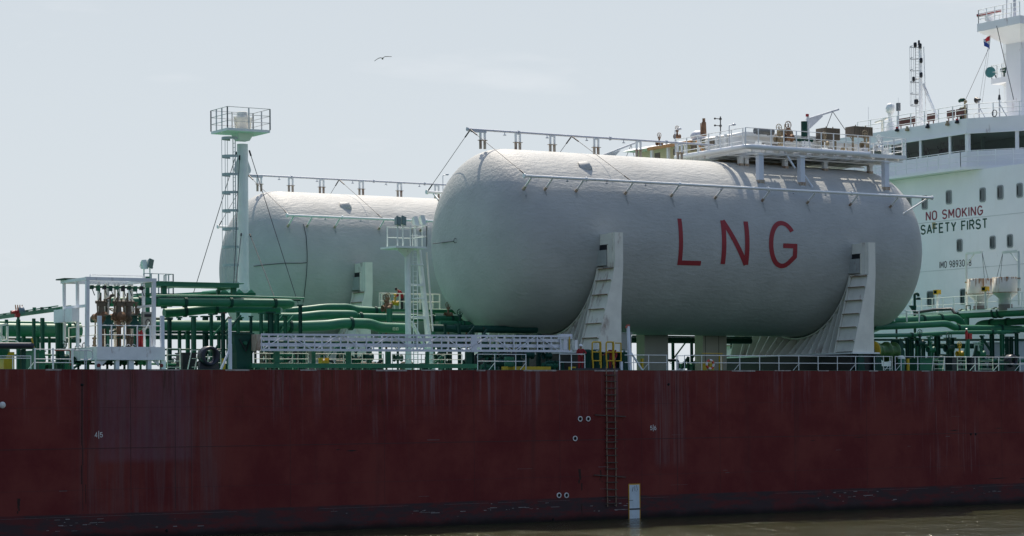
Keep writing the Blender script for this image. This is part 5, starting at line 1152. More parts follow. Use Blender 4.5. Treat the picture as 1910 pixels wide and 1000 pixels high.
gpipe('dark green girder below the lowest pipe, left of the gangway', [(240, 620), (470, 621)], 8.5, 2.5, DGREEN)
gpipe('dark green pipe low behind the posts left of the fairlead', [(200, 628), (480, 629)], 14, 5, DGREEN)
gpipe('slim green rail pipe behind the posts near the fairlead', [(300, 652), (480, 652.5)], 10, 1.6, GREEN)
gpipe('dark green pipe below the large left pipe', [(-20, 634), (150, 635)], 13, 5, DGREEN)
gpipe('slim green pipe low behind the white gantry', [(-20, 662), (330, 663)], 9, 1.8, PIPEG)
gpipe('pale green kerb pipe on deck behind the gantry legs', [(60, 678), (330, 679)], 4.5, 2.2, PGREEN)
gpipe('dark green pipe behind the middle of the gangway', [(470, 640), (900, 641)], 15, 5, DGREEN)
gpipe('dark green pipe among the posts before the accommodation block', [(1640, 645), (1920, 646)], 12, 5, DGREEN)
gpipe('green pipe low behind the right deck rail', [(1690, 672), (1920, 673)], 6, 3, GREEN)
# transverse light green pipe frame at far left
tf = thing('crossing_gantry', 'green pipe frame crossing the deck at far left', 'pipe frame', D(105, 577, y=6))
fxp = D(108, 577, y=7.0); b_ = D(-30, 596, x=fxp.x)
MB().beam(fxp, b_, .26, .24).build('cross_beam', GREEN, tf)
MB().beam(fxp+V((0, 0, .22)), b_+V((0, 0, .18)), .07).build('hand_pipe', PGREEN, tf)
k0 = D(104, 572, y=7); k1 = D(70, 577, x=k0.x); MB().beam(k0+V((1.0, 0, 0)), k1+V((1, 0, .0)), .14, .2).build('pale_pipe', PGREEN, tf)
for i in range(9): p = fxp.lerp(b_, .1+i*.1); k = MB(); k.box(p.x-.1, p.x+.08, p.y-.10, p.y+.10, p.z+.10, p.z+.22+.06*(i % 3)); k.build('fitting', (DGREEN, BLACK, GREEN)[i % 3], tf)
def post(label, px, ytop, y, w, grp, m_=GREEN, pad=True, brace=0):
    a = D(px, ytop, y=y); ww = w*mpp(a)/ .95; t = thing('pipe_support', label, 'support post', (a.x, y, ZD), grp)
    m = MB(); m.box(a.x-ww/2, a.x+ww/2, y-ww*.1, y+ww*.1, ZD, a.z); m.box(a.x-ww/2, a.x-ww/2+.03, y-ww/2, y+ww/2, ZD, a.z-.01); m.box(a.x+ww/2-.03, a.x+ww/2, y-ww/2, y+ww/2, ZD, a.z-.01); m.build('column', m_, t)
    if pad: MB().box(a.x-ww*.9, a.x+ww*.9, y-ww*.7, y+ww*.7, a.z+.002, a.z+.10).build('cap_plate', m_, t)
    if brace: MB().beam((a.x+brace*1.3, y, a.z-.1), (a.x, y, a.z-1.5), ww*.6, ww*.5).build('knee_brace', m_, t)
GP = 'green pipe support posts left of the gangway'
for i, (px, yt, y, w, br) in enumerate(((316, 595, 5.5, 6, 0), (334.5, 594, 8, 5, 1), (361, 592, 6, 7, 0), (383, 592, 9, 8, 0), (394, 588, 6.5, 5, 1), (408, 592, 8.5, 5, 0), (416, 585, 5.5, 6, 1), (444, 583, 6, 5, 0), (448, 594, 10, 6, 1), (468, 592, 5, 4, 0), (487, 586, 6, 5, 0), (497, 584, 8, 6, 1), (505, 584, 5.5, 8, 0), (516, 586, 7, 7, 1), (532, 590, 6, 5, 0), (560, 571, 5, 5, 0), (350, 600, 12, 6, 0), (425, 600, 12, 5, 0))):
    post('dark green pipe support post in the row between the white gantry and the gangway', px, yt, y, w, GP, GREEN if i % 3 else DGREEN, True, br)
for px, yt, y, w in ((34, 596, 5, 6), (63, 594, 5, 5), (79, 593, 5, 6), (108, 602, 4.5, 7), (113, 602, 5.2, 6), (70, 620, 9, 6), (44, 622, 9, 6), (92, 620, 10, 4), (130, 604, 8, 5), (12, 596, 6, 5)):
    post('green pipe support post at far left, below the crossing pipe frame', px, yt, y, w, 'green pipe support posts at far left', GREEN, False)
for px, yt, y, w in ((566, 640, 8, 5), (600, 640, 9, 4), (632, 640, 8, 6), (690, 640, 9, 5), (830, 606, 7, 4), (856, 606, 7, 4), (880, 612, 8, 6), (902, 620, 9, 5), (935, 630, 7, 6), (968, 626, 8, 5), (1004, 626, 8, 6)):
    post('green pipe support post seen behind and below the silver gangway', px, yt, y, w, 'green pipe support posts behind the gangway', DGREEN if px > 800 else GREEN, True, 1 if px % 4 == 0 else 0)
for px, yt, y, w in ((1692, 632, 6, 5), (1711, 632, 7, 6), (1733, 630, 6, 4), (1748, 628, 8, 8), (1832, 628, 6, 4), (1850, 624, 7, 6), (1869, 624, 6, 6), (1878, 630, 8, 5), (1886, 630, 8, 5), (1896, 622, 6, 5), (1700, 630, 9, 6), (1772, 632, 9, 10), (1722, 640, 10, 5)):
    post('green pipe support post below the pipes in front of the accommodation block', px, yt, y, w, 'green pipe support posts at the right', GREEN if px % 2 else DGREEN, True, -1 if px % 5 == 0 else 0)
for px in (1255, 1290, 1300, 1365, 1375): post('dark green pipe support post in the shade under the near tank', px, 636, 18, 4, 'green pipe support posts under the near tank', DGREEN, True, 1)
# roofs
def roof(label, px0, px1, py0, py1, y, dep, posts=()):
    a, b = D(px0, py0, y=y), D(px1, py1, y=y); z = (a.z+b.z)/2; t = thing('pipe_roof', label, 'roof', (a.x, y, z), 'pale green roofs over the pipes')
    MB().box(a.x, b.x, y, y+dep, z-.26, z).build('roof_panel', PIPEG, t); MB().box(a.x-.05, b.x+.35, y-.05, y+dep, z+.004, z+.06).build('roof_sheet', PGREEN, t)
    for px, pe in posts: q = X(px, y+.3); MB().box(q-.16, q+.16, y+.2, y+.5, D(px, pe, y=y).z, z-.264).build('roof_post', GREEN, t)
roof('long pale green roof over the pipes right of the gantry', 282, 446, 526, 530, 9.5, 1.8, ((307, 575), (437, 572)))
MB_ = D(405, 536, y=12); t = thing('roof_frame', 'green angle frame under the right end of the long pale roof', 'frame', MB_)
m = MB(); a, b = D(407, 540, y=11.5), D(437, 534, y=9.8); m.beam(a, b, .22, .22); m.beam(a, a-V((0, 0, .9)), .22); m.build('frame_bar', GREEN, t)
a, b = D(410, 544, y=20), D(477, 547, y=20); t = thing('pipe_roof', 'pale green corrugated roof with small peaks beside the vent mast', 'roof', a, 'pale green roofs over the pipes')
MB().box(a.x, b.x, 20, 24, b.z-.35, b.z).build('roof_panel', GREEN, t); MB().prism([(a.x, 24, b.z), (a.x, 20, b.z), (a.x-4, 28, b.z-.1)], (0, 0, .12)).build('sloping_sheet', PGREEN, t)
for px in (418, 446, 468): x = X(px, 20, 545); MB().prism([(x-.35, 19.95, b.z+.004), (x+.35, 19.95, b.z+.004), (x, 19.95, b.z+.28)], (0, 3.9, 0)).build('roof_peak', PGREEN, t)
# right-hand pipes
gpipe('upper green pipe right of the near tank, bending down before the end cap', [(1640, 600), (1700, 597), (1786, 592), (1799, 612)], 11, 7.2, fl=((1721, 596), (1754, 594)), fr=.8)
gpipe('middle green pipe right of the near tank with a dip', [(1630, 610), (1700, 607), (1766, 603.5), (1782, 612), (1920, 614)], 8, 6.4, fl=((1786, 612), (1866, 613)))
gpipe('slim lower green pipe right of the near tank', [(1600, 627), (1700, 625), (1775, 620.5), (1895, 619)], 6.5, 3.8, fl=((1700, 625), (1850, 619)))
gpipe('thin dark green pipe under the slim pipe at right', [(1610, 634), (1760, 634), (1920, 634)], 9, 2.2, DGREEN)
xr_ = X(1797, 12.5); gpipe('large capped green pipe running crosswise at the right edge', [(1796, 586), (1940, 580)], 12.5, 8.2, fl=((1856, 583.5), (1866, 583)), x=xr_)
gpipe('dark green bent pipe below the large capped pipe', [(1822, 620), (1824, 607), (1836, 603), (1940, 598)], 13, 6.5, GREEN, fl=((1850, 602.5), (1880, 601)), x=xr_+2.2, fr=.5)
gpipe('short upright green pipe below the large pipe cap', [(1803, 588), (1803, 614)], 12.2, 5, x=xr_, name='riser_pipe')
m = MB(); c_ = D(1796, 586, x=xr_); t = thing('pipe_end_cap', 'round dark green end cap of the large pipe at right', 'pipe cap', c_); m.cyl(c_+V((0, .06, 0)), c_+V((0, .3, 0)), .46, .46, 18); m.build('cap_plate', DGREEN, t)
px_ = D(1806, 570, x=xr_-.2); t = thing('pipe_loop', 'small square dark green pipe loop above the large capped pipe', 'pipe', px_); MB().tube(fillet([(px_.x, px_.y+.25, px_.z-.7), (px_.x, px_.y+.25, px_.z), (px_.x, px_.y-.25, px_.z), (px_.x, px_.y-.25, px_.z-.7)], .06), .05, 6).build('loop_pipe', DGREEN, t)
# small vent, hydrant posts at right
q = D(1706, 560, y=12); t = thing('goose_neck_vent', 'dark green gooseneck vent pipe right of the near tank', 'vent pipe', (q.x, 12, ZD+4))
MB().tube(fillet([(q.x, 12, ZD+3), (q.x, 12, D(1706, 548, y=12).z), (q.x+.42, 12, D(1706, 548, y=12).z), (q.x+.42, 12, D(1706, 553, y=12).z)], .15), .11, 8).build('neck', DGREEN, t); MB().lathe((q.x+.42, 12, D(1706, 557, y=12).z), [(.1, .1), (.2, .05), (.2, -.1), (.001, -.1)], (0, 0, 1), 10).build('vent_cap', DGREEN, t); MB().prism([(q.x-.6, 12, D(1700, 570, y=12).z), (q.x+.2, 12, D(1700, 570, y=12).z), (q.x+.15, 12, D(1700, 582, y=12).z), (q.x-.1, 12, D(1700, 582, y=12).z)], (0, .1, 0)).build('bracket', DGREEN, t)
# small sign plates on the long pipe
for px in (734.5, 740.5):
    p = D(px, 613.5, y=7.5-.40); t = thing('pipe_sign', 'small pale pictogram plate on the long green pipe, %s of two' % ('left' if px < 737 else 'right'), 'sign', p, 'pale plates on the green pipe'); MB().box(p.x-.10, p.x+.10, p.y-.03, p.y, p.z-.10, p.z+.10).build('plate', mat('pale_green_sign_paint', (.42, .52, .36), .6), t); MB().box(p.x-.05, p.x+.05, p.y-.036, p.y-.031, p.z-.06, p.z+.04).build('pictogram', GREEN, t)
# deck clutter: valves low on deck behind rails
VG = 'dark green valves low on deck'
for i, (px, py, y, s_, mt) in enumerate(((118, 668, 4, 1, DGREEN), (146, 672, 4.5, .9, DGREEN), (160, 670, 5, 1, BLACK), (200, 676, 4, .9, GREEN), (232, 676, 4.5, 1, GREEN), (262, 676, 4, .9, PGREEN), (640, 668, 6, 1.2, DGREEN), (664, 670, 5, 1, DGREEN), (686, 666, 7, 1.1, DGREEN), (742, 668, 6, 1, DGREEN), (820, 668, 6, 1.2, DGREEN), (905, 660, 5, 1.3, DGREEN), (950, 664, 6, 1.2, BLACK), (985, 662, 5, 1.2, DGREEN), (1020, 664, 6, 1, DGREEN), (870, 590, 13, 1.0, RUST), (836, 588, 14, .9, RUST), (858, 604, 12, 1, DGREEN), (720, 576, 15, 1.0, RUST), (1716, 640, 5, 1, DGREEN), (1736, 652, 5, 1, GREEN), (1790, 660, 5, .9, YELLOW), (1770, 650, 6, 1.2, DGREEN), (1672, 598, 11, .8, BLACK), (1830, 660, 5, 1, GREEN))):
    p = D(px, py, y=y); nm = {id(DGREEN): 'dark green', id(BLACK): 'black', id(GREEN): 'green', id(PGREEN): 'pale green', id(RUST): 'rusty', id(YELLOW): 'yellow'}[id(mt)]
    where = 'below the white gantry' if px < 300 else 'under the gangway' if py > 640 and px < 800 else 'under the left dome of the near tank' if px < 900 else 'behind the rail left of the crew man' if px < 1050 else 'among the pipes at right'
    vt = valve('%s valve with handwheel %s' % (nm, where), p, mt, s_, True, VG)
    MB().box(p.x-.06, p.x+.06, y-.06, y+.06, ZD, p.z-.15).build('valve_stand', mt, vt)

random.seed(23)
def machine(label, px0, px1, n, ylo, yhi, grp, hmax=1.5, cols=(DGREEN, GREEN, DGREEN, BLACK)):
    for i in range(n):
        y = random.uniform(ylo, yhi); x = X(random.uniform(px0, px1), y); h = random.uniform(.45, hmax); w = random.uniform(.25, .8); mt = random.choice(cols)
        t = thing('deck_machine', label, 'deck machinery', (x, y, ZD), grp); k = MB(); kind = i % 4
        if kind == 0: k.box(x-w/2, x+w/2, y, y+w, ZD, ZD+h*.6); k.cyl((x, y+.1, ZD+h*.6), (x, y+.1, ZD+h), .09, n=8)
        elif kind == 1: k.cyl((x-w, y, ZD+h*.55), (x+w, y, ZD+h*.55), w*.35, n=12); k.box(x-w*.7, x-w*.5, y-.15, y+.15, ZD, ZD+h*.4); k.box(x+w*.5, x+w*.7, y-.15, y+.15, ZD, ZD+h*.4)
        elif kind == 2: k.tube(fillet([(x-w, y, ZD), (x-w, y, ZD+h), (x+w, y, ZD+h), (x+w, y, ZD)], .2), .10, 8)
        else: k.beam((x-w*1.2, y, ZD), (x+w*1.2, y, ZD+h*1.5), .14); k.beam((x+w*1.2, y, ZD), (x+w*1.2, y, ZD+h*1.5), .16)
        k.build('machine_body', mt, t)
        z = ZD+h*.9; m = MB(); m.tube([(x+.16*math.cos(a_*math.pi/5), y-.12, z+.16*math.sin(a_*math.pi/5)) for a_ in range(10)], .025, 5, closed=True); m.cyl((x, y-.12, z), (x, y+.1, z), .03, n=6); m.build('handwheel', mt, t)
machine('low dark green machinery among the posts left of the gangway', 318, 465, 16, 6, 16, 'deck machinery left of the gangway')
machine('low dark green machinery at far left behind the posts', 62, 150, 8, 6, 14, 'deck machinery at far left')
machine('low dark green machinery behind and below the gangway', 480, 890, 20, 5, 15, 'deck machinery behind the gangway', 1.3, (DGREEN, GREEN, BLACK, BROWN))
machine('low dark green machinery below the left dome of the near tank', 800, 960, 10, 9, 16, 'deck machinery under the dome', 2.6)
machine('low dark green machinery in the shade left of the crew men', 885, 1075, 12, 3, 8, 'deck machinery left of the crew', 1.6)
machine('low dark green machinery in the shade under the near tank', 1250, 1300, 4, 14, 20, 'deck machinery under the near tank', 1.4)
machine('low dark green machinery behind the right deck rail', 1660, 1905, 18, 4, 9, 'deck machinery at the right', 1.6, (DGREEN, GREEN, DGREEN, NAVY))
machine('dark green fittings below the pipes before the accommodation block', 1650, 1900, 12, 6, 11, 'pipe fittings at the right', 2.7, (DGREEN, GREEN, DGREEN))
# ================================================================== DECK FITTINGS
def chock(label, px, py, y, r, hole=.0, base=True):
    p = D(px, py, y=y); t = thing('fairlead_chock', label, 'fairlead', (p.x, y, ZD), 'black mooring fairleads at the deck edge')
    m = MB(); k = 28; vs = []; fs = []
    ri = r*.60
    for i in range(k):
        a_ = 2*math.pi*i/k
        for (rr, yy) in ((r, .0), (r*.95, -.24), (r*.72, -.28), (ri, -.05), (ri, .25), (r*.72, .5), (r, .4)):
            sx = .78 if rr == ri else 1.0
            vs.append((p.x+rr*math.cos(a_)*sx, y+yy, p.z+rr*math.sin(a_)*(1.0 if rr != ri else 1.05)))
    for i in range(k):
        for j in range(7): a_, b_ = i*7+j, ((i+1) % k)*7+j; j2 = (j+1) % 7; fs.append((a_, b_, ((i+1) % k)*7+j2, i*7+j2))
    m.add(vs, fs, 0, True); m.build('chock_ring', NAVY, t)
    z = p.z-r*.55; m = MB(); m.prism([(p.x-r*1.05, y+.08, ZD), (p.x+r*1.1, y+.08, ZD), (p.x+r*.98, y+.08, z), (p.x+r*.7, y+.08, z-.1), (p.x-r*.7, y+.08, z-.1), (p.x-r*.95, y+.08, z)], (0, .28, 0)); m.build('chock_base', NAVY, t)
chock('black round mooring fairlead right of the white gantry', 391, 664.5, .9, .66); chock('black round mooring fairlead at the right end of the rail', 1887, 673, .9, .50)
m = MB(); a = D(0, 645, y=.5); b = D(62, 645, y=.5); t = thing('navy_roller', 'thick navy black tube lying over the rail at far left', 'fender', (a.x, .5, a.z)); m.tube([(a.x-3, .5, a.z), (b.x-.1, .5, a.z), (b.x, .5, a.z)], .21, 16, radii=[.21, .21, .17]); m.build('tube', NAVY, t)
m = MB(); m.beam((b.x+.02, .45, a.z-.1), (b.x-.12, .45, a.z+.5), .09, .05); m.build('yellow_tip', YELLOW, t)
m = MB(); a = D(7, 655, y=1.6); b = D(27, 690, y=1.6); t = thing('yellow_pedestal', 'yellow pedestal below the navy tube at far left', 'pedestal', (a.x, 1.6, ZD)); m.box(a.x, b.x, 1.6, 2.6, ZD, a.z-.05); m.build('pedestal_box', YELLOW, t)
m = MB(); m.lathe((a.x-.1, 2.0, a.z-.02), [(.001, -.4), (.45, -.4), (.6, 0), (.6, .35), (.001, .35)], (0, 0, 1), 18); m.build('green_cap', GREEN, t)
a = D(40, 690, y=.8); tag(MB().box(a.x-.01, a.x+.28, .75, 1.05, ZD, D(40, 652, y=.8).z).build('support_post', DGREEN, None, (a.x, .8, ZD)), 'dark green square post under the end of the navy tube', 'post')
deck_box('dark green deck cabinet behind the left rail posts', 62, 84, 656, 84-84+3.2, 1.5, GREEN, (71,))
t = thing('rail_loop', 'white bent pipe loop rail left of the white gantry', 'railing', (X(136, .6), .6, ZD))
m = MB(); m.tube(fillet([(X(136, .6), .6, D(136, 653.5, y=.6).z), (X(173, .6), .6, D(136, 653.5, y=.6).z), (X(173, .6), .6, D(136, 671, y=.6).z), (X(150, .6), .6, D(136, 671, y=.6).z)], .25), .035, 8); m.build('loop', GALV, t)
for px in (158, 161): MB().cyl((X(px, .6), .6, ZD), (X(px, .6), .6, D(136, 653.5, y=.6).z), .03, n=6).build('post', GALV, t)
m = MB(); a, b = D(99, 653.5, y=.7), D(131, 653.5, y=.7); t = thing('red_hose_rail', 'dark red pipe along the white posts left of the gantry', 'pipe', (a.x, .7, a.z)); m.tube(fillet([(a.x+.1, .7, a.z), (b.x, .7, a.z), (b.x, .7, a.z-.95)], .1), .04, 6); m.build('pipe_run', mat('dull_brick_red_paint', (.20, .05, .04), .6), t)
# left white lattice frame
t = thing('white_ladder_frame', 'white braced frame standing above the navy tube at the left edge', 'frame', (X(0, 5), 5, ZD))
x0_, x1_ = X(-6, 5), X(14, 5); z0_, z1_ = D(5, 636, y=5).z, D(5, 608, y=5).z
for a, b in (((x1_, 5, ZD), (x1_, 5, z1_)), ((x0_, 5, z1_), (x1_, 5, z1_+.12)), ((x0_-.2, 5, z1_), (x1_-.1, 5, z0_)), ((x0_+.3, 5, z0_-.4), (x0_+.3, 5, z1_))): MB().beam(a, b, .12).build('frame_bar', CREAM, t)
MB().tube(fillet([(x0_, 4.6, z0_), (X(28, 5), 4.6, z0_+.02), (X(34, 5), 4.6, z0_-.4)], .2), .05, 6).build('hand_rail', CREAM, t)
# fire monitors
def monitor(label, px, py, y, zbase, tall=True):
    p = D(px, py, y=y); t = thing('fire_monitor', label, 'fire monitor', (p.x, y, zbase), 'red fire monitors')
    m = MB(); m.cyl((p.x-.12, y, p.z-.35), (p.x-.12, y, p.z+.25), .12, n=10); m.cyl((p.x-.12, y, p.z+.25), (p.x-.22, y-.1, p.z+.42), .09, .07, 10); m.box(p.x, p.x+.34, y-.15, y+.15, p.z-.32, p.z+.12); m.build('monitor_head', RED, t)
    m = MB(); m.cyl((p.x-.22, y-.1, p.z+.42), (p.x-.25, y-.12, p.z+.52), .08, n=8); m.build('nozzle_tip', WHITE2, t)
    m = MB(); m.cyl((p.x, y, zbase), (p.x, y, p.z-.35), .17, n=10); m.build('riser', GREEN, t)
    if tall:
        for dx_, dy_ in ((-.62, -.2), (.35, .3)): MB().beam((p.x+dx_, y+dy_, zbase), (p.x+dx_*.25, y, p.z-.55), .09).build('stand_leg', GREEN, t)
        MB().tube(fillet([(p.x-.7, y-.2, zbase+.3), (p.x-.4, y-.2, p.z-.7), (p.x-.25, y-.15, p.z-.5)], .2), .03, 6).build('control_hose', PGREEN, t)
monitor('red fire monitor on a green stand behind the right rail', 1805, 625, 4.5, ZD)
q = D(34, 582, y=12); t = thing('fire_monitor', 'small red and orange fire monitor on top of the crossing frame at far left', 'fire monitor', q, 'red fire monitors')
m = MB(); m.cyl(q+V((-.5, -.1, -.05)), q+V((.1, 0, .05)), .11, n=8); m.box(q.x-.2, q.x+.1, q.y-.1, q.y+.15, q.z-.35, q.z+.1); m.build('monitor_head', RED, t)
m = MB(); m.lathe(q+V((.12, 0, .05)), [(.15, -.1), (.3, 0), (.3, .25), (.001, .3)], (1, 0, .2), 10); m.build('lamp_drum', mat('grey_blue_drum_paint', (.16, .20, .24), .5), t)
m = MB()
for i in range(4): m.cyl(q+V((-.15+i*.13, 0, .15)), q+V((-.2+i*.16, 0, .48)), .05, .03, 6)
m.build('orange_fins', ORANGE, t); MB().cyl(q-V((0, 0, .9)), q-V((0, 0, .3)), .1, n=8).build('riser', GREEN, t)
# green winch housing and leaning davit post
a = D(449, 690, y=2.0); t = thing('winch_housing', 'dark green tapered winch housing left of the gangway end', 'winch', (a.x, 2, ZD)); z1_ = D(449, 624, y=2).z
m = MB(); vs = []
for z, w in ((ZD, .50), (ZD+1.1, .52), (z1_-.5, .68), (z1_, .68)): vs += [(a.x-w, 1.5, z), (a.x+w, 1.5, z), (a.x+w, 2.6, z), (a.x-w, 2.6, z)]
fs = [(0, 3, 2, 1), (12, 13, 14, 15)]
for i in range(3):
    for j in range(4): j2 = (j+1) % 4; fs.append((i*4+j, i*4+j2, i*4+4+j2, i*4+4+j))
m.add(vs, fs); m.build('housing', DGREEN, t); MB().box(a.x-.74, a.x+.74, 1.44, 2.66, z1_+.002, z1_+.09).build('top_flange', DGREEN, t); MB().beam((a.x-.35, 1.44, z1_-.3), (a.x+.1, 1.40, ZD+1.2), .05).build('rib', BLACK, t); MB().beam((a.x+.45, 1.44, z1_-.3), (a.x+.1, 1.40, ZD+1.2), .05).build('rib', BLACK, t); MB().cyl((a.x+.05, 1.3, ZD+1.75), (a.x+.05, 1.5, ZD+1.75), .12, n=10).build('boss', GREEN, t)
def davit_post(label, px, pyt, y, lean, bx, red):
    a = D(px, 690, y=y); b = D(px+lean, pyt, y=y); t = thing('davit_post', label, 'post', (a.x, y, ZD), 'white tapered posts at the deck edge')
    m = MB(); m.beam((a.x, y, ZD), (a.x+(b.x-a.x)*.5, y, (ZD+b.z)/2), .20, .20); m.beam((a.x+(b.x-a.x)*.5, y, (ZD+b.z)/2), (b.x, y, b.z), .17, .17); m.build('post_body', mat('bluish_white_post_paint', (.50, .55, .60)), t)
    m = MB(); m.box(b.x-.12, b.x+.10, y-.1, y+.1, b.z-.02, b.z+.10); m.beam((b.x, y, b.z), (b.x-.22, y, b.z-.12), .10) if red else None; m.build('post_head', mat('rust_stained_white_paint', (.42, .36, .28)) if not red else mat('dull_pink_red_paint', (.42, .12, .09), .6), t)
    m = MB(); q = D(bx, 690, y=y-.05); m.beam((q.x, y-.05, ZD), (a.x+.0, y, ZD+1.35), .13, .10); m.build('raking_stay', mat('bluish_white_post_paint', (.50, .55, .60)), t)
davit_post('white tapered post left of the dark green winch housing', 429, 594, .5, -.2, 412, False); davit_post('white post leaning left beside the yellow gates', 1175.5, 608, .4, -4, 1198, True)
t = thing('yellow_stand', 'small yellow stand beside the white tapered post', 'stand', (X(417, 2), 2, ZD)); x = X(417, 2); MB().box(x-.09, x+.09, 1.9, 2.1, ZD, ZD+.75).build('stand_post', YELLOW, t)
# yellow gates
def gate(label, px0, px1, y):
    x0_, x1_ = X(px0, y), X(px1, y); zt_ = D(px0, 638, y=y).z; t = thing('boarding_gate', label, 'gate', (x0_, y, ZD), 'yellow boarding gates at the pilot ladder')
    MB().tube(fillet([(x0_+.06, y, ZD+.05), (x0_+.06, y, ZD+.55), (x0_, y, ZD+.8), (x0_, y, zt_), (x1_, y, zt_), (x1_, y, ZD)], .16), .055, 8).build('gate_frame', YELLOW, t)
    for z in (ZD+.66, ZD+1.28): MB().cyl((x0_+.02, y, z), (x1_, y, z), .042, n=8).build('gate_bar', YELLOW, t)
    MB().cyl((x1_+.09, y+.25, ZD+.4), (x1_+.09, y+.25, zt_-.05), .05, n=8).build('rear_post', YELLOW, t)
    MB().tube(fillet([(x1_+.09, y+.25, zt_-.1), (x1_+.02, y+.12, zt_), (x1_, y, zt_)], .08), .05, 8).build('top_bend', YELLOW, t)
gate('yellow tubular boarding gate, the left one between the two crew men', 1105, 1121, .35); gate('yellow tubular boarding gate, the right one in front of the bending crew man', 1131, 1145, .35)
t = thing('yellow_side_rail', 'yellow rail with two bars right of the boarding gates', 'railing', (X(1148, .5), .5, ZD)); x0_, x1_ = X(1148, .5), X(1158.5, .5)
for z in (1.28, .66, 1.93): MB().cyl((x0_, .5, ZD+z), (x1_, .5, ZD+z), .04, n=8).build('bar', YELLOW, t)
MB().cyl((x1_, .5, ZD+.6), (x1_, .5, ZD+1.95), .05, n=8).build('post', YELLOW, t); MB().box(x1_-.06, x1_+.1, .42, .6, ZD, ZD+.61).build('white_foot', HB, t)
# dark green mooring bitts behind the crew
for px, lb in ((1095, 'left'), (1112, 'middle'), (1160, 'right')):
    x = X(px, 2.4); t = thing('mooring_bollard', '%s dark green mooring bollard behind the yellow gates' % lb, 'bollard', (x, 2.4, ZD), 'dark green bollards behind the gates')
    MB().lathe((x, 2.4, ZD), [(.30, 0), (.30, 1.2), (.34, 1.28), (.34, 1.42), (.2, 1.52), (.001, 1.53)], (0, 0, 1), 18).build('barrel', DGREEN, t); MB().box(x-.42, x+.42, 2.0, 2.8, ZD, ZD+.06).build('base_plate', DGREEN, t)
m = MB(); a = D(1070, 688, y=.3); b = D(1155, 688, y=.3); t = thing('rubbing_pad', 'dark pads lying at the deck edge under the crew men', 'pad', (a.x, .3, ZD)); m.box(a.x, b.x, .15, .6, ZD+.004, ZD+.13); m.build('pad', NAVY, t)
for px0, px1 in ((963, 1026), (1066, 1073), (941, 946)): a, b = X(px0, 1.0), X(px1, 1.0); tag(MB().box(a, b, .9, 1.4, ZD, ZD+.25).build('yellow_kerb', YELLOW, None, (a, 1, ZD)), 'yellow kerb bar low on deck, %s' % {963: 'long one left of the crew man', 1066: 'short one at the crew man\'s feet', 941: 'tiny one below the green drum'}[px0], 'kerb', 'yellow kerbs')
t = thing('green_drum', 'green drum low on deck behind the short white rail', 'drum', (X(950, 2), 2, ZD)); x = X(950, 2); MB().lathe((x, 2, ZD), [(.34, .25), (.36, .28), (.36, .55), (.34, .58), (.36, .6), (.36, .95), (.001, .97)], (0, 0, 1), 18).build('drum_shell', GREEN, t); MB().box(x-.3, x+.3, 1.8, 2.2, ZD, ZD+.245).build('drum_cradle', YELLOW, t)
# life ring
p = D(1324.5, 680, y=.22); t = thing('life_ring', 'red and white life ring hanging on the deck rail', 'life ring', p)
k = 32; R_ = .31
for s_ in range(8):
    pts = [p+V((R_*math.cos(2*math.pi*(s_+i/5)/8+.2), 0, R_*math.sin(2*math.pi*(s_+i/5)/8+.2))) for i in range(6)]; big = s_ % 2 == 0
    MB().tube(pts, .082 if big else .086, 10).build('red_segment' if big else 'white_band', mat('bright_red_ring_plastic', (.50, .06, .03), .5) if big else WMARK, t)
t = thing('yellow_rack', 'yellow posts and box behind the life ring', 'rack', (X(1314, .9), .9, ZD))
for px, h, w in ((1314, .62, .34), (1327, .72, .40), (1345, 1.15, .12)): x = X(px, .9); MB().box(x-w/2, x+w/2, .85, 1.1, ZD, ZD+h).build('rack_post', YELLOW, t)
MB().cyl((X(1309, .9), .9, ZD+1.25), (X(1348, .9), .9, ZD+1.25), .03, n=6).build('rack_bar', YELLOW, t)
tag(MB().box(X(1196, 1.2), X(1199, 1.2), 1.1, 1.3, ZD, ZD+.85).build('yellow_post', YELLOW, None, (X(1196, 1.2), 1.2, ZD)), 'slim yellow post right of the leaning white post', 'post')
tag(MB().box(X(1692, 1.2), X(1695, 1.2), 1.1, 1.25, ZD, ZD+.95).build('yellow_post', YELLOW, None, (X(1692, 1.2), 1.2, ZD)), 'slim yellow post right of the green winch', 'post')
# winch at right
a = D(1628, 656, y=4.0); t = thing('mooring_winch', 'dark green mooring winch with a yellow brake rim beside the right saddle', 'winch', (a.x, 4, ZD))
zc = a.z; m = MB(); m.lathe((a.x, 4.0, zc), [(.3, 0), (.84, 0), (.84, .10), (.3, .1)], (1, 0, 0), 26); m.build('brake_rim', YELLOW, t)
m = MB(); m.lathe((a.x, 4.0, zc), [(.001, .12), (.78, .12), (.78, .3), (.55, .32), (.55, 1.3), (.80, 1.32), (.80, 1.45), (.55, 1.47), (.55, 2.1), (.78, 2.12), (.78, 2.25), (.001, 2.26)], (1, 0, 0), 26); m.build('drum', mat('glossy_green_winch_paint', (.05, .13, .03), .3, .3, 3, .1), t)
m = MB(); m.prism([(a.x+2.3, 3.5, ZD), (a.x+2.9, 3.5, ZD), (a.x+2.7, 3.5, zc+.85), (a.x+2.3, 3.5, zc+.9)], (0, 1.0, 0)); m.box(a.x-.1, a.x+2.3, 3.4, 4.6, ZD, ZD+.4); m.build('winch_frame', DGREEN, t)
for px, lb in ((1681, 'left'), (1757, 'right')):
    x = X(px, 3); t = thing('deck_bitt', '%s green capped deck bitt behind the right rail' % lb, 'bollard', (x, 3, ZD)); MB().lathe((x, 3, ZD), [(.26, 0), (.26, .95), (.001, .96)], (0, 0, 1), 16).build('barrel', GREEN, t); MB().lathe((x, 3, ZD+.965), [(.28, 0), (.28, .15), (.18, .26), (.001, .28)], (0, 0, 1), 16).build('cap', PALE if px < 1700 else DGREEN, t)
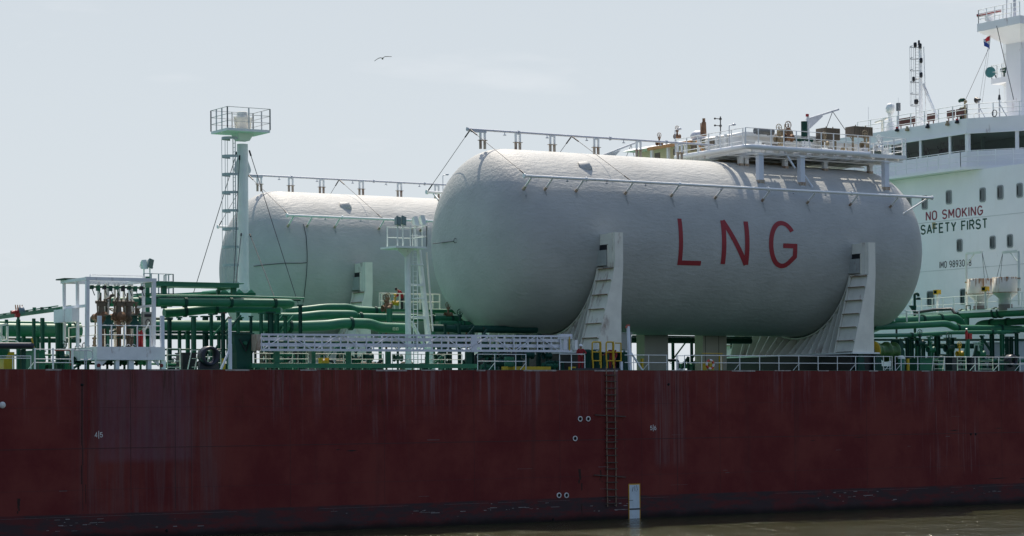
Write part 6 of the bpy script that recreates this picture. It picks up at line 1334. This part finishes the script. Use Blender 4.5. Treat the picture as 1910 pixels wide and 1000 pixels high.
deck_box('dark navy box behind the step ladders at right', 1776, 1792, 668, 3.6, 1.2, NAVY); deck_box('second dark navy box left of the red fire monitor stand', 1812, 1824, 668, 3.6, 1.2, NAVY); deck_box('green mesh locker behind the right rail', 1716, 1738, 670, 4, 1.2, GREEN); deck_box('dark open box left of the black fairlead', 340, 366, 660, 3.0, 1, BLACK)
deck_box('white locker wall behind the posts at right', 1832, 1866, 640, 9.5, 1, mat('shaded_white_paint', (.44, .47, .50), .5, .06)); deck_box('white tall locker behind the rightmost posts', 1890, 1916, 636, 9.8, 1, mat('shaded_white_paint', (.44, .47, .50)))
# ------------------------------------------------------------------ hoppers with davits
def silo(label, px, py0, py1, py2, rpx, x, davx, davy, hookx, s):
    a = D(px, py0, x=x); r = rpx*mpp(a); z1_, z2_ = D(px, py1, x=x).z, D(px, py2, x=x).z; t = thing('hopper_silo', label, 'hopper', (a.x, a.y, z2_-1.2), 'rusty cream hopper tanks before the accommodation block')
    m = MB(); m.lathe((a.x, a.y, 0), [(r*.97, a.z), (r, a.z), (r, z1_+.02)], (0, 0, 1), 32); m.build('drum', SILO, t)
    m = MB(); m.lathe((a.x, a.y, 0), [(r*1.015, z1_+.03), (r*1.015, z1_-.03), (r*.98, z1_-.035)], (0, 0, 1), 32); m.build('rim_band', mat('rust_stained_white_paint', (.42, .36, .28)), t)
    m = MB(); m.lathe((a.x, a.y, 0), [(r*.98, z1_-.04), (r*.45, z2_), (r*.45, z2_-.5)], (0, 0, 1), 32); m.build('cone', mat('pale_grey_green_paint', (.42, .47, .43), .5, .08, 1, .12), t)
    m = MB(); m.cyl((a.x, a.y, z2_-.95), (a.x, a.y, z2_-.45), r*.55, n=20); m.build('outlet_box', mat('grey_brown_metal', (.17, .16, .14), .6, .2, 2, .4), t)
    m = MB()                                   # rust runs from the rim
    for i in range(70):
        an = random.uniform(0, 2*math.pi); l = random.uniform(.15, 1.0)*random.random()+.1; w = random.uniform(.02, .07); rr = r+.006; A = V((a.x+rr*math.cos(an), a.y+rr*math.sin(an), a.z)); B = V((a.x+rr*math.cos(an+w), a.y+rr*math.sin(an+w), a.z)); m.add([A, B, B-V((0, 0, l*.7)), (A+B)/2-V((0, 0, l)), A-V((0, 0, l*.8))], [(0, 1, 2, 3, 4)])
    m.build('rust_runs', mat('orange_rust', (.30, .13, .04), .8, .3, 4), t)
    q = D(davx, davy, x=x); hk = D(hookx, davy, x=x); d = thing('hopper_davit', label.replace('rusty cream hopper tank', 'small white davit arm over the hopper'), 'davit', (x, q.y, z2_), 'white davits at the hoppers')
    MB().cyl((x, q.y, z2_-.6), (x, q.y, q.z), .11, n=8).build('post', PALE, d); MB().beam((x, q.y+s*-.1, q.z), (x, hk.y, q.z), .16, .2).build('arm', PALE, d); MB().beam((x, q.y, q.z-1.0), (x, q.y+(hk.y-q.y)*.5, q.z-.1), .07).build('knee', PALE, d)
    MB().cyl((x, q.y, z2_+1.6), (x, q.y, z2_+1.72), .14, n=10).build('post_collar', TAN, d); MB().box(x-.10, x+.10, q.y-.09, q.y+.09, z2_+.6, z2_+.85).build('winch_box', TAN, d)
    for e_ in (-.2, .25): MB().cyl((x, hk.y, q.z-.1), (x, hk.y+e_-s*.0+(-.5*s), a.z-.05), .02, n=5).build('chain', WIRE, d)
silo('rusty cream hopper tank, the left of two', 1828, 520.5, 549, 561, 24, 55, 1802, 473, 1832, 1); silo('rusty cream hopper tank, the right of two', 1875, 517.5, 546, 558, 24, 53.5, 1900, 468.5, 1870, -1)
def yellow_lamp(label, px, py, x, zb_):
    p = D(px, py, x=x); t = thing('yellow_lamp', label, 'flood lamp', (x, p.y, zb_), 'yellow lamps before the accommodation block'); MB().box(x-.2, x+.25, p.y-.22, p.y+.28, p.z-.2, p.z+.2).build('lamp_box', YELLOW, t); MB().box(x-.212, x-.202, p.y-.15, p.y+.2, p.z-.13, p.z+.13).build('lamp_glass', GLASS, t); MB().cyl((x, p.y, zb_), (x, p.y, p.z-.2), .09, n=8).build('post', PALE, t); MB().tube(fillet([(x, p.y-.2, p.z-.1), (x, p.y-.4, p.z-.3), (x, p.y-.15, p.z-.8)], .1), .03, 6).build('cable', GALV, t)
yellow_lamp('yellow flood lamp on a pale post before the lower cabin window', 1748, 545, 54, 16); yellow_lamp('yellow flood lamp in front of the left hopper', 1838, 539, 52.5, 16)
# raised catwalk in front of the block
cw = thing('catwalk', 'pale railed catwalk above the green pipes before the accommodation block', 'catwalk', (52, 10, 15)); zc = D(1760, 583, x=54).z
MB().box(53.2, 56.2, 4, 24, zc-.2, zc).build('walkway', WHITE2, cw)
a, b = D(1700, 580, x=53.3), D(1930, 580, x=53.3); rail_run(cw, [((53.25, a.y, zc), (53.25, b.y, zc), 11)], 1.25, 0, (1, .5), PALE, .028, .03)
MB().tube([(53.0, D(1705, 576, x=53).y, zc+.05), (53.0, D(1742, 573, x=53).y, zc+.22), (53.0, D(1775, 573, x=53).y, zc+.2), (53.0, D(1782, 580, x=53).y, zc-.25)], .13, 8).build('black_hose', BLACK, cw)
t = thing('small_stair_rail', 'white stair rail just right of the near tank, above the pipes', 'railing', (X(1690, 8, 600), 8, 14)); z_ = D(1690, 600, y=8).z
rail_run(t, [((X(1668, 8, 590), 8, z_), (X(1714, 8, 590), 8, z_), 2)], .9, 0, (1, .7), WHITE2, .035, .045)
# catwalk with the far crew man, behind the floodlight tower
cz = D(760, 577, y=24).z; x0_, x1_ = X(708, 24, 577), X(820, 24, 577)
ck = thing('tank_catwalk', 'white railed catwalk in front of the far tank, where a crew man bends', 'catwalk', (x0_, 24, cz)); MB().box(x0_, x1_, 23.9, 25.2, cz-.15, cz).build('walkway', GREEN, ck)
rail_run(ck, [((x0_, 24, cz), (x1_, 24, cz), 6), ((x0_+.8, 25.1, cz), (x1_, 25.1, cz), 4)], D(760, 548, y=24).z-cz, 0, (1, .5), CREAM, .04, .045)
for x in (x0_+.3, x1_-.3): MB().box(x-.1, x+.1, 24.4, 24.6, ZD, cz-.154).build('leg', GREEN, ck)
p = D(724, 570, y=23); valve('rusty upright valve at the left end of the far catwalk', p, RUST, .9, True, VG)
p = D(737, 566, y=23.6); valve('yellow valve on the far catwalk below the bending man', p, YELLOW, .8, False, VG)

# ================================================================== SEA BIRD
bp_ = D(707.5, 124, y=40); t = thing('sea_bird', 'gull gliding in the sky above the far tank', 'bird', bp_); k_ = mpp(bp_)
m = MB(); k = 9; vs = []
body = MB(); body.tube([bp_+FWD*(i*.09-.3)+V((0, 0, .02*math.sin(i))) for i in range(8)], .07, 8, radii=[.02, .055, .075, .085, .08, .06, .035, .012]); 
for s, pts in ((-1, [(0, 0), (-3, 1.4), (-7, .4), (-11, -2), (-15, -5.0)]), (1, [(0, 0), (1.6, 1.6), (4.6, 3.3), (10, 3.5), (17, 3.2)])):
    vs = []; n = len(pts)
    for i, (a, b) in enumerate(pts):
        c_ = bp_+RIGHT*(a*k_)+V((0, 0, b*k_)); ch = (.17, .18, .17, .13, .02)[i]; vs += [c_-FWD*ch, c_+FWD*ch*.8, c_+FWD*ch*.1+V((0, 0, .045)), c_+V((0, 0, -.012))]
    for i in range(n-1):
        o = i*4; 
        body.add([], []); 
    base = len(body.v); body.v += [V(v) for v in vs]
    for i in range(n-1):
        o = base+i*4; 
        for q in ((o, o+4, o+6, o+2), (o+2, o+6, o+5, o+1), (o+1, o+5, o+7, o+3), (o+3, o+7, o+4, o)): body.f.append(list(q)); body.m.append(0); body.sm.append(True)
body.build('bird_body', mat('dark_grey_feather', (.20, .20, .21), .8, .3, 8), t)

# ================================================================== PEOPLE
def person(label, foot, yaw, pose, helmet=HELM, top=COVER, legs=COVER, hair=False):
    """one skinned body, arms and legs placed by joints (x right, y back, z up; faces -y)"""
    t = thing('person', label, 'person', foot); t.rotation_euler = (0, 0, yaw)
    J = pose; names = list(J); idx = {n: i for i, n in enumerate(names)}
    E_ = [('pelvis', 'spine'), ('spine', 'chest'), ('chest', 'neck'), ('neck', 'head'), ('head', 'crown')]
    for s in 'lr': E_ += [('pelvis', 'hip'+s), ('hip'+s, 'knee'+s), ('knee'+s, 'ankle'+s), ('ankle'+s, 'toe'+s), ('chest', 'sho'+s), ('sho'+s, 'elb'+s), ('elb'+s, 'wri'+s), ('wri'+s, 'palm'+s)]
    rad = {'pelvis': (.205, .155), 'spine': (.20, .15), 'chest': (.215, .16), 'neck': (.06, .06), 'head': (.085, .10), 'crown': (.075, .085)}
    for s in 'lr': rad.update({'hip'+s: (.125, .13), 'knee'+s: (.10, .10), 'ankle'+s: (.085, .085), 'toe'+s: (.045, .035), 'sho'+s: (.10, .10), 'elb'+s: (.075, .075), 'wri'+s: (.034, .034), 'palm'+s: (.036, .022)})
    vs = [V(J[n]) for n in names]; es = [(idx[a], idx[b]) for a, b in E_]; rs = [rad[n] for n in names]
    for s in 'lr':                                        # five fingers
        pm, wr = V(J['palm'+s]), V(J['wri'+s]); d = (pm-wr).normalized(); side = d.cross(V((0, -1, .2))).normalized(); dn = side.cross(d).normalized()*(-1)
        for k, (off, ln) in enumerate(((-.030, .062), (-.010, .072), (.011, .068), (.031, .052))):
            a = pm+side*off+d*.02; b = a+d*ln*.55-dn*.012; c = b+d*ln*.35-dn*.03; i0 = len(vs); vs += [a, b, c]; rs += [(.010, .010), (.009, .009), (.008, .008)]; es += [(idx['palm'+s], i0), (i0, i0+1), (i0+1, i0+2)]
        a = wr.lerp(pm, .55)-side*.035; b = a-side*.022+d*.035; c = b+d*.03; i0 = len(vs); vs += [a, b, c]; rs += [(.012, .012), (.010, .010), (.009, .009)]; es += [(idx['wri'+s], i0), (i0, i0+1), (i0+1, i0+2)]
    me = bpy.data.meshes.new('body_skeleton'); me.from_pydata([tuple(v) for v in vs], es, []); o = bpy.data.objects.new('body_tmp', me); COL.objects.link(o)
    md = o.modifiers.new('skin', 'SKIN'); sd = o.modifiers.new('sub', 'SUBSURF'); sd.levels = sd.render_levels = 1
    if not me.skin_vertices: me.skin_vertices.new() if hasattr(me.skin_vertices, 'new') else None
    sk = me.skin_vertices[0].data
    for i, r_ in enumerate(rs): sk[i].radius = r_; sk[i].use_root = (i == idx['pelvis'])
    dg = bpy.context.evaluated_depsgraph_get(); ev = o.evaluated_get(dg); nm = bpy.data.meshes.new_from_object(ev); bpy.data.objects.remove(o)
    nm.materials.clear()
    for m_ in (top, SKIN, legs, BLACK): nm.materials.append(m_)
    hd, nk = V(J['head']), V(J['neck'])
    for p in nm.polygons:
        c = p.center; mi = 0
        if (c-hd).length < .17 and (c-nk).dot((hd-nk).normalized()) > -.02: mi = 1
        for s in 'lr':
            w_v, pm = V(J['wri'+s]), V(J['palm'+s])
            if (c-pm).length < .14 and (c-w_v).dot(pm-w_v) > 0: mi = 1
            if (c-V(J['ankle'+s])).length < .09 and c.z < J['ankle'+s][2]+.02 or (c-V(J['toe'+s])).length < .12: mi = 3
            if mi == 0 and ((c-V(J['knee'+s])).length < .34): mi = 2
        if mi == 0 and c.z < J['pelvis'][2]-.05: mi = 2
        p.material_index = mi; p.use_smooth = True
    b = bpy.data.objects.new('body', nm); COL.objects.link(b); b.parent = t
    up_ = (V(J['crown'])-hd).normalized(); fw = V(J['face']) if 'face' in J else V((0, -1, 0)); 
    return t, hd, up_
def finish_head(t, hd, up_, fwd, helmet, haircol=None):
    off = V(t['_loc']); sd = up_.cross(fwd).normalized(); M = Matrix((sd, -fwd, up_)).transposed()
    def put(m, name, mt): m.v = [off+hd+M @ v for v in m.v]; return m.build(name, mt, t)
    if helmet:
        m = MB(); m.lathe((0, 0, .055), [(.135, 0), (.13, .05), (.105, .10), (.06, .135), (.001, .145)], (0, 0, 1), 16); m.prism([(-.12, -.07, .055), (-.10, -.15, .05), (-.05, -.185, .048), (.05, -.185, .048), (.10, -.15, .05), (.12, -.07, .055)], (0, 0, .012)); put(m, 'helmet', helmet)
    else:
        m = MB(); m.ball((0, .012, .045), .108, 14, (1, 1.08, 1.0)); put(m, 'hair', HAIRD)
    m = MB(); m.ball((0, -.105, -.01), .02, 8, (.8, 1, 1.4)); put(m, 'nose', SKIN)
    for s in (-1, 1): m = MB(); m.ball((s*.035, -.092, .025), .013, 8); put(m, 'eye', BLACK); m = MB(); m.ball((s*.088, .01, .0), .028, 8, (.4, .8, 1.2)); put(m, 'ear', SKIN)
    m = MB(); m.cbox((0, -.098, -.052), .05, .012, .012); put(m, 'mouth', mat('dark_lip_skin', (.20, .07, .06), .6))
    return t
stand = dict(pelvis=(0, 0, .95), spine=(0, -.02, 1.12), chest=(0, -.05, 1.33), neck=(0, -.07, 1.53), head=(.0, -.10, 1.66), crown=(0, -.10, 1.74),
  hipl=(.10, 0, .88), kneel=(.12, -.03, .50), anklel=(.13, .03, .09), toel=(.15, -.14, .035), hipr=(-.10, 0, .88), kneer=(-.11, -.03, .50), ankler=(-.12, .03, .09), toer=(-.14, -.14, .035),
  shol=(.20, -.04, 1.43), elbl=(.36, -.16, 1.20), wril=(.22, -.40, 1.17), palml=(.15, -.46, 1.15), shor=(-.20, -.04, 1.43), elbr=(-.30, -.12, 1.16), wrir=(-.12, -.36, 1.06), palmr=(-.04, -.41, 1.05))
f = D(1083, 690, y=.95); f.z = ZD
t, hd, u = person('man in red overalls and white helmet leaning on the white rail', f, .25-TH, stand); finish_head(t, hd, u, V((.3, -.92, -.12)).normalized(), HELM)
bend = dict(pelvis=(0, .10, .93), spine=(0, .02, 1.09), chest=(.02, -.14, 1.27), neck=(.06, -.30, 1.42), head=(.09, -.40, 1.50), crown=(.10, -.44, 1.57),
  hipl=(.11, .1, .87), kneel=(.16, .0, .48), anklel=(.17, .08, .09), toel=(.20, -.10, .035), hipr=(-.11, .1, .87), kneer=(-.15, .0, .48), ankler=(-.16, .08, .09), toer=(-.19, -.10, .035),
  shol=(.24, -.16, 1.36), elbl=(.34, -.28, 1.08), wril=(.26, -.46, .86), palml=(.22, -.50, .78), shor=(-.20, -.14, 1.37), elbr=(-.42, -.24, 1.16), wrir=(-.58, -.36, 1.12), palmr=(-.65, -.40, 1.11))
f = D(1142, 690, y=1.1); f.z = ZD
t, hd, u = person('man in red overalls and white helmet bending over the right yellow gate', f, -.1-TH, bend); finish_head(t, hd, u, V((.1, -.75, -.65)).normalized(), HELM)
bend2 = dict(pelvis=(0, .12, .98), spine=(0, .06, 1.15), chest=(0, -.10, 1.36), neck=(0, -.26, 1.52), head=(0, -.38, 1.59), crown=(0, -.43, 1.66),
  hipl=(.10, .12, .91), kneel=(.11, .06, .50), anklel=(.12, .1, .09), toel=(.13, -.08, .035), hipr=(-.10, .12, .91), kneer=(-.11, .06, .5), ankler=(-.12, .1, .09), toer=(-.13, -.08, .035),
  shol=(.21, -.12, 1.42), elbl=(.28, -.20, 1.15), wril=(.20, -.40, 1.02), palml=(.17, -.46, .98), shor=(-.21, -.12, 1.42), elbr=(-.28, -.20, 1.15), wrir=(-.20, -.40, 1.02), palmr=(-.17, -.46, .98))
f = D(748, 577, y=24.6); f.z = cz
t, hd, u = person('bareheaded man in red jacket and dark trousers bending on the far catwalk', f, -math.pi/2+.35-TH, bend2, None, COVER, TROUS); finish_head(t, hd, u, V((0, -.75, -.65)).normalized(), None)

# ================================================================== THE SHIP'S LIST (water, bird and sky stay level)
for o in list(bpy.data.objects):
    if o.parent is None and o.type in ('MESH', 'EMPTY') and o.name not in ('water',) and not o.name.startswith('sea_bird'):
        o.matrix_basis = RL @ o.matrix_basis
